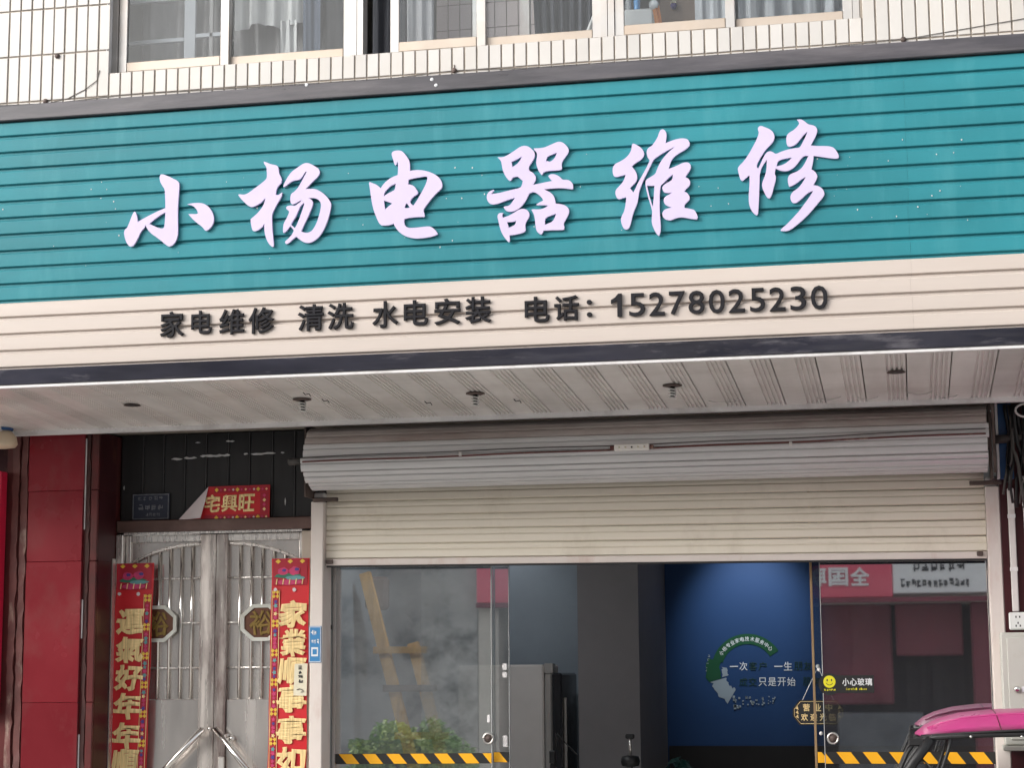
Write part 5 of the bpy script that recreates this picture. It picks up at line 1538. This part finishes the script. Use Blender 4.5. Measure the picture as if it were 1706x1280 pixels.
# ------------------------------------------------------------------ post, conduits, socket, cabinet on the far pillar
tag(box('tiled_jamb', 0.4575, 0.486, -0.052, 0.0, 0.12, 2.60, 'post', None, 0.003), 'narrow pink stained white tile jamb next to the shutter post', 'jamb')
ch = thing('blue_channel', 'blue painted steel channel under the soffit beside the rolled shutter', 'channel', (0.49, -0.1, 2.6))
box('web', 0.462, 0.530, -0.115, -0.058, 2.605, 2.984, 'blue_paint', ch, 0.003)
box('flange', 0.448, 0.4615, -0.135, -0.060, 2.605, 2.984, 'trim_white', ch, 0.002)
pipe = thing('pillar_pipe', 'grey horizontal pipe stub crossing the blue channel', 'pipe', (0.52, -0.15, 2.79))
tube('pipe_body', [(0.44, -0.150, 2.800), (0.62, -0.150, 2.805)], 0.022, 'cord_grey', pipe, 12)
for i, (x, z0, z1, lb) in enumerate(((0.5105, 1.944, 2.56, 'white conduit running down to the wall socket'), (0.585, 1.2, 2.62, 'white conduit outside the wall socket at the picture edge'))):
    cn = thing('conduit', lb, 'conduit', (x, -0.06, z0), 'white conduits on the pillar')
    box('duct', x - 0.016, x + 0.016, -0.078, -0.0555, z0, z1, 'conduit', cn, 0.004)
    for z in (z0 + 0.2, z1 - 0.15):
        box('duct_band', x - 0.019, x + 0.019, -0.080, -0.0555, z, z + 0.02, 'trim_white', cn, 0.002)
so = thing('wall_socket', 'white wall socket above the grey metal cabinet', 'socket', (0.518, -0.07, 1.853))
box('face_plate', 0.475, 0.562, -0.078, -0.0555, 1.853, 1.940, 'socket', so, 0.006)
for dx, dz in ((-0.009, 0.020), (0.009, 0.020), (0.0, -0.010), (-0.010, -0.024), (0.010, -0.024)):
    box('socket_slot', 0.518 + dx - 0.003, 0.518 + dx + 0.003, -0.0792, -0.0782, 1.897 + dz - 0.005, 1.897 + dz + 0.005, 'black', so)
cbn = thing('meter_cabinet', 'pale grey metal meter cabinet mounted under the wall socket', 'cabinet', (0.70, -0.12, 1.26))
box('case', 0.425, 0.98, -0.190, -0.057, 1.292, 1.838, 'cabinet', cbn, 0.006)
box('door_panel', 0.452, 0.955, -0.198, -0.1905, 1.318, 1.815, 'cabinet', cbn, 0.004)
box('drip_ledge', 0.415, 0.99, -0.205, -0.057, 1.266, 1.290, 'cabinet', cbn, 0.004)
lathe('lock', [(0.010, -0.216), (0.014, -0.212), (0.016, -0.199)], (0.492, 0, 1.562), 'chrome', cbn, 16, 'Y')
box('door_label', 0.515, 0.60, -0.2000, -0.1985, 1.55, 1.575, 'notice_white', cbn)
wb = thing('cable_bundle', 'tangled black cables hanging from the soffit corner by the blue channel', 'cables', (0.58, -0.16, 2.4))
rr = random.Random(21)
for k in range(14):
    x = 0.500 + 0.010 * k + rr.uniform(-.008, .008)
    y = -0.16 - 0.02 * rr.random()
    path = [(x + 0.03 * math.sin(k + t * 3.0) * (0.4 + t), y + 0.015 * math.sin(k * 2 + t * 5), 2.97 - t * rr.uniform(0.38, 0.52)) for t in [i / 9 for i in range(10)]]
    tube('cable', path, rr.uniform(0.006, 0.013), ('black', 'cord_grey', 'black')[k % 3], wb, 6)
loop = [(0.60 + 0.055 * math.cos(a), -0.21, 2.935 + 0.034 * math.sin(a)) for a in [i * 0.35 for i in range(19)]]
tube('cable_loop', loop, 0.006, 'conduit', wb, 6)

# ------------------------------------------------------------------ pink-roofed electric tricycle
tk = thing('electric_tricycle', 'pink roofed electric tricycle parked before the shop', 'tricycle', (0.75, -0.69, 0.12))
ST = [(-0.005, 1.366, 1.369, 0.279), (0.038, 1.369, 1.404, 0.312), (0.099, 1.374, 1.433, 0.339), (0.198, 1.381, 1.460, 0.361), (0.344, 1.389, 1.476, 0.370), (0.542, 1.398, 1.480, 0.372), (0.938, 1.402, 1.481, 0.372),
      (1.355, 1.400, 1.473, 0.372), (1.615, 1.392, 1.452, 0.363), (1.730, 1.385, 1.417, 0.344), (1.771, 1.381, 1.387, 0.326)]
YT = -0.69
ns = 20
vs, fs = [], []
for x, zr, zc, hw in ST:
    for j in range(ns + 1):
        s = -1 + 2 * j / ns
        e = 1 - abs(s) ** 5
        shoulder = 0.010 * math.exp(-((abs(s) - 0.84) / 0.09) ** 2)
        vs.append((x + 0.03 * s * s, YT + hw * s, zr + (zc - zr) * (0.80 * e + 0.20 * (1 - s * s)) - shoulder * min(1, (zc - zr) / 0.05)))
W_ = ns + 1
for i in range(len(ST) - 1):
    for j in range(ns):
        fs.append((i * W_ + j, (i + 1) * W_ + j, (i + 1) * W_ + j + 1, i * W_ + j + 1))
nv = len(vs)
vs += [(x, y, z - 0.006) for x, y, z in vs]
fs += [(nv + a, nv + d, nv + c, nv + b) for a, b, c, d in fs]
for i in range(len(ST) - 1):
    for j in (0, ns):
        a, b = i * W_ + j, (i + 1) * W_ + j
        fs.append((a, b, nv + b, nv + a))
for j in range(ns):
    for i in (0, len(ST) - 1):
        a, b = i * W_ + j, i * W_ + j + 1
        fs.append((a, b, nv + b, nv + a))
roof = raw('roof', vs, fs, 'pink_shell', tk, True)
for s, j in ((-1, 0), (1, ns)):
    tube('rim_trim', [Vector(vs[i * W_ + j]) + Vector((0, s * 0.002, -0.003)) for i in range(len(ST))], 0.006, 'black', tk, 6)
for j in (3, ns - 3):
    tube('roof_moulding', [Vector(vs[i * W_ + j]) + Vector((0, 0, 0.001)) for i in range(1, len(ST) - 1)], 0.005, 'pink_shell', tk, 6)
for x in (0.42, 1.15):
    i0 = min(range(len(ST)), key=lambda q: abs(ST[q][0] - x))
    tube('roof_seam', [Vector(vs[i0 * W_ + j]) + Vector((0, 0, 0.0005)) for j in range(ns + 1)], 0.0022, 'maroon', tk, 5)
for s in (-1, 1):
    tube('roof_rail', [(0.0, YT + s * 0.31, 1.345), (0.095, YT + s * 0.346, 1.358), (0.33, YT + s * 0.358, 1.371), (0.9, YT + s * 0.358, 1.381), (1.6, YT + s * 0.35, 1.369)], 0.013, 'black', tk, 8)
    tube('front_pillar', [(0.066, YT + s * 0.345, 1.350), (-0.012, YT + s * 0.35, 1.252), (-0.072, YT + s * 0.35, 1.164), (-0.20, YT + s * 0.34, 0.90), (-0.26, YT + s * 0.30, 0.68)], 0.024, 'black', tk, 10)
    tube('front_strut', [(0.0, YT + s * 0.33, 1.345), (-0.04, YT + s * 0.345, 1.29), (-0.085, YT + s * 0.345, 1.19), (-0.21, YT + s * 0.335, 0.90)], 0.009, 'black', tk, 8)
    box('corner_bracket', -0.035, 0.06, YT + s * 0.33 - 0.02, YT + s * 0.33 + 0.02, 1.318, 1.352, 'black', tk, 0.006)
    tube('rear_pillar', [(1.52, YT + s * 0.37, 1.374), (1.52, YT + s * 0.37, 0.75)], 0.016, 'black', tk, 8)
    tube('brace', [(0.155, YT + s * 0.35, 1.358), (0.140, YT + s * 0.36, 1.302), (0.095, YT + s * 0.35, 1.181), (0.05, YT + s * 0.34, 1.05), (0.02, YT + s * 0.33, 0.92)], 0.008, 'black', tk, 8)
tube('wiper_rod', [(0.0, YT - 0.34, 1.283), (0.10, YT - 0.35, 1.189), (0.24, YT - 0.35, 1.08)], 0.005, 'black', tk, 6)
tube('roof_cross_rail', [(0.012, YT - 0.32, 1.342), (0.0, YT, 1.349), (0.012, YT + 0.32, 1.342)], 0.014, 'black', tk, 8)
raw('windscreen', [(0.0, YT - 0.30, 1.327), (0.0, YT + 0.30, 1.327), (-0.235, YT + 0.27, 0.82), (-0.235, YT - 0.27, 0.82)], [(0, 1, 2, 3)], 'glass_up', tk)
for i, (bx, by) in enumerate(((-0.03, YT - 0.335), (0.14, YT - 0.365), (0.36, YT - 0.37))):
    lathe('rail_bolt', [(0.006, by - 0.006), (0.006, by + 0.004)], (bx + 0.1, 0, 1.362), 'chrome', tk, 8, 'Y')
prism('front_fairing', [(-0.30, 0.30), (-0.38, 0.55), (-0.30, 0.88), (-0.20, 0.95), (-0.12, 0.55), (-0.12, 0.34)], YT - 0.26, YT + 0.26, 'pink_shell', tk)
box('floor_pan', -0.12, 1.52, YT - 0.32, YT + 0.32, 0.34, 0.40, 'black', tk, 0.01)
box('seat_front', 0.30, 0.72, YT - 0.22, YT + 0.22, 0.402, 0.78, 'seat', tk, 0.03)
box('seat_rear', 1.0, 1.40, YT - 0.28, YT + 0.28, 0.402, 0.78, 'seat', tk, 0.03)
box('seat_back', 1.38, 1.48, YT - 0.28, YT + 0.28, 0.782, 1.12, 'seat', tk, 0.03)
box('rear_body', 0.95, 1.54, YT - 0.34, YT + 0.34, 0.25, 0.3395, 'pink_shell', tk, 0.02)
tube('handlebar', [(-0.02, YT - 0.30, 1.03), (-0.10, YT - 0.15, 1.0), (-0.12, YT, 0.98), (-0.10, YT + 0.15, 1.0), (-0.02, YT + 0.30, 1.03)], 0.014, 'black', tk, 8)
tube('steering_stem', [(-0.12, YT, 0.98), (-0.24, YT, 0.40)], 0.025, 'black', tk, 8)
def wheel(x, y, r):
    ty = lathe('tyre', [(r * 0.72, -0.05), (r * 0.96, -0.045), (r, -0.02), (r, 0.02), (r * 0.96, 0.045), (r * 0.72, 0.05)], (x, y, 0.124 + r), 'tyre', tk, 24, 'Y')
    lathe('rim', [(r * 0.15, -0.052), (r * 0.70, -0.040), (r * 0.70, 0.040), (r * 0.15, 0.052)], (x, y, 0.124 + r), 'alu', ty, 24, 'Y')
wheel(-0.30, YT, 0.20)
wheel(1.22, YT - 0.34, 0.20)
wheel(1.22, YT + 0.34, 0.20)

# ------------------------------------------------------------------ across the street, seen in the glass reflections
def opposite(label, x0, x1, h, mt, seed, openings):
    t = thing('opposite_building', label, 'building', ((x0 + x1) / 2, -14.2, 0))
    bm = bmesh.new()
    xs_ = sorted(openings)
    px = x0
    for a, b, top in xs_:
        bm_box(bm, px, a, -16.0, -14.0, 0.0, 2.5)
        if top < 2.49:
            bm_box(bm, a, b, -16.0, -14.0, top, 2.5)
        px = b
    bm_box(bm, px, x1, -16.0, -14.0, 0.0, 2.5)
    bm_box(bm, x0, x1, -16.0, -14.0, 2.5, h)
    from_bm('wall', bm, mt, t)
    rr = random.Random(seed)
    z = 4.2
    while z < h - 1.6:
        x = x0 + 0.8
        while x < x1 - 1.8:
            w = box('window', x, x + 1.5, -14.02, -13.97, z, z + 1.4, 'alu', t)
            for k in range(2):
                box('pane', x + 0.06 + 0.71 * k, x + 0.73 + 0.71 * k, -13.969, -13.96, z + 0.06, z + 1.34, 'opp_grey', w)
            x += 2.6
        z += 3.0
    return t
opA = opposite('grey weathered concrete building reflected in the large glass panel', -22.0, -5.46, 7.6, 'concrete', 1, ())
opB = opposite('beige building with the pink sign reflected in the streaked glass panel', -5.45, 9.0, 7.4, 'opp_wall', 2, ((-5.2, -1.6, 2.5), (-1.3, 1.8, 2.5), (2.2, 5.6, 2.5)))
for x0, x1, mt, par in ((-5.2, -1.6, 'opp_dark', opB), (-1.3, 1.8, 'opp_dark', opB), (2.2, 5.6, 'opp_grey', opB)):
    box('shop_recess', x0, x1, -16.0, -15.2, 0.0, 2.5, mt, par)
gs = [(-1.15, -0.25, 1.25, 2.5, 'opp_maroon'), (-0.2, 0.62, 1.85, 2.5, 'opp_maroon'), (-0.95, 0.1, 0.1, 1.15, 'opp_grey'), (0.72, 1.3, 0.1, 2.5, 'opp_maroon'), (-4.9, -4.3, 0.1, 2.1, 'opp_maroon'), (-3.8, -2.2, 0.1, 1.3, 'opp_grey')]
for i, (a, b, c, d, mt) in enumerate(gs):
    box('shop_fitting', a, b, -14.9 + 0.1 * i, -14.6 + 0.1 * i, c, d, mt, opB, 0.02)
od = box('garage_door', -9.4, -7.4, -14.0, -13.96, 0.0, 2.3, 'concrete', opA)
for k in range(10):
    box('garage_slat', -9.38, -7.42, -13.9595, -13.95, 0.05 + 0.22 * k, 0.24 + 0.22 * k, 'concrete', od)
ps = thing('pink_sign', 'pink shop sign with pale characters across the street', 'sign', (-2.8, -13.9, 2.55))
box('sign_face', -5.44, -0.212, -13.98, -13.86, 2.56, 3.55, 'opp_pink', ps, 0.01)
for i, c in enumerate('全国联保'):
    x1 = -0.483 - i * 0.262
    letter('sign_character', c, x1 - 0.238, x1, 2.70, 2.93, -13.835, 'opp_board', ps, 0.03, 0.012, mirror=True)
wbd = thing('white_sign', 'white shop board with black print across the street', 'sign', (0.4, -13.9, 2.6))
box('board_face', -0.208, 0.98, -13.98, -13.87, 2.60, 3.55, 'opp_board', wbd, 0.01)
marks('board_print', -0.12, 0.72, 2.665, 2.765, -13.862, 13, 'ink', wbd, 31, 0.24, 1)
marks('board_print', 0.03, 0.66, 2.86, 2.98, -13.862, 6, 'ink', wbd, 32, 0.2, 1)
tag(box('sign_ledge', -5.44, 3.0, -13.985, -13.82, 2.50, 2.555, 'opp_maroon'), 'maroon ledge under the pink and white signs across the street', 'ledge')

sh = thing('roadside_shrub', 'round green roadside shrub reflected in the large glass panel', 'shrub', (-4.2, -5.8, 0.0))
box('planter', -4.75, -3.65, -6.25, -5.35, 0.0, 0.55, 'terracotta', sh, 0.03)
for k in range(7):
    a = k * 0.9
    tube('stem', [(-4.2 + 0.1 * math.cos(a), -5.8 + 0.1 * math.sin(a), 0.5), (-4.2 + 0.3 * math.cos(a), -5.8 + 0.25 * math.sin(a), 0.95)], [0.02, 0.008], 'bark', sh, 6)
leaf_cloud('foliage', (-4.45, -5.8, 0.86), (0.36, 0.36, 0.40), 5200, 0.030, 'leaf', sh, 1)
leaf_cloud('foliage', (-3.98, -5.8, 0.88), (0.38, 0.36, 0.44), 5200, 0.030, 'leaf', sh, 2)
leaf_cloud('young_leaves', (-4.2, -5.74, 0.92), (0.58, 0.40, 0.38), 4200, 0.028, 'leaf_light', sh, 3, 0.7)
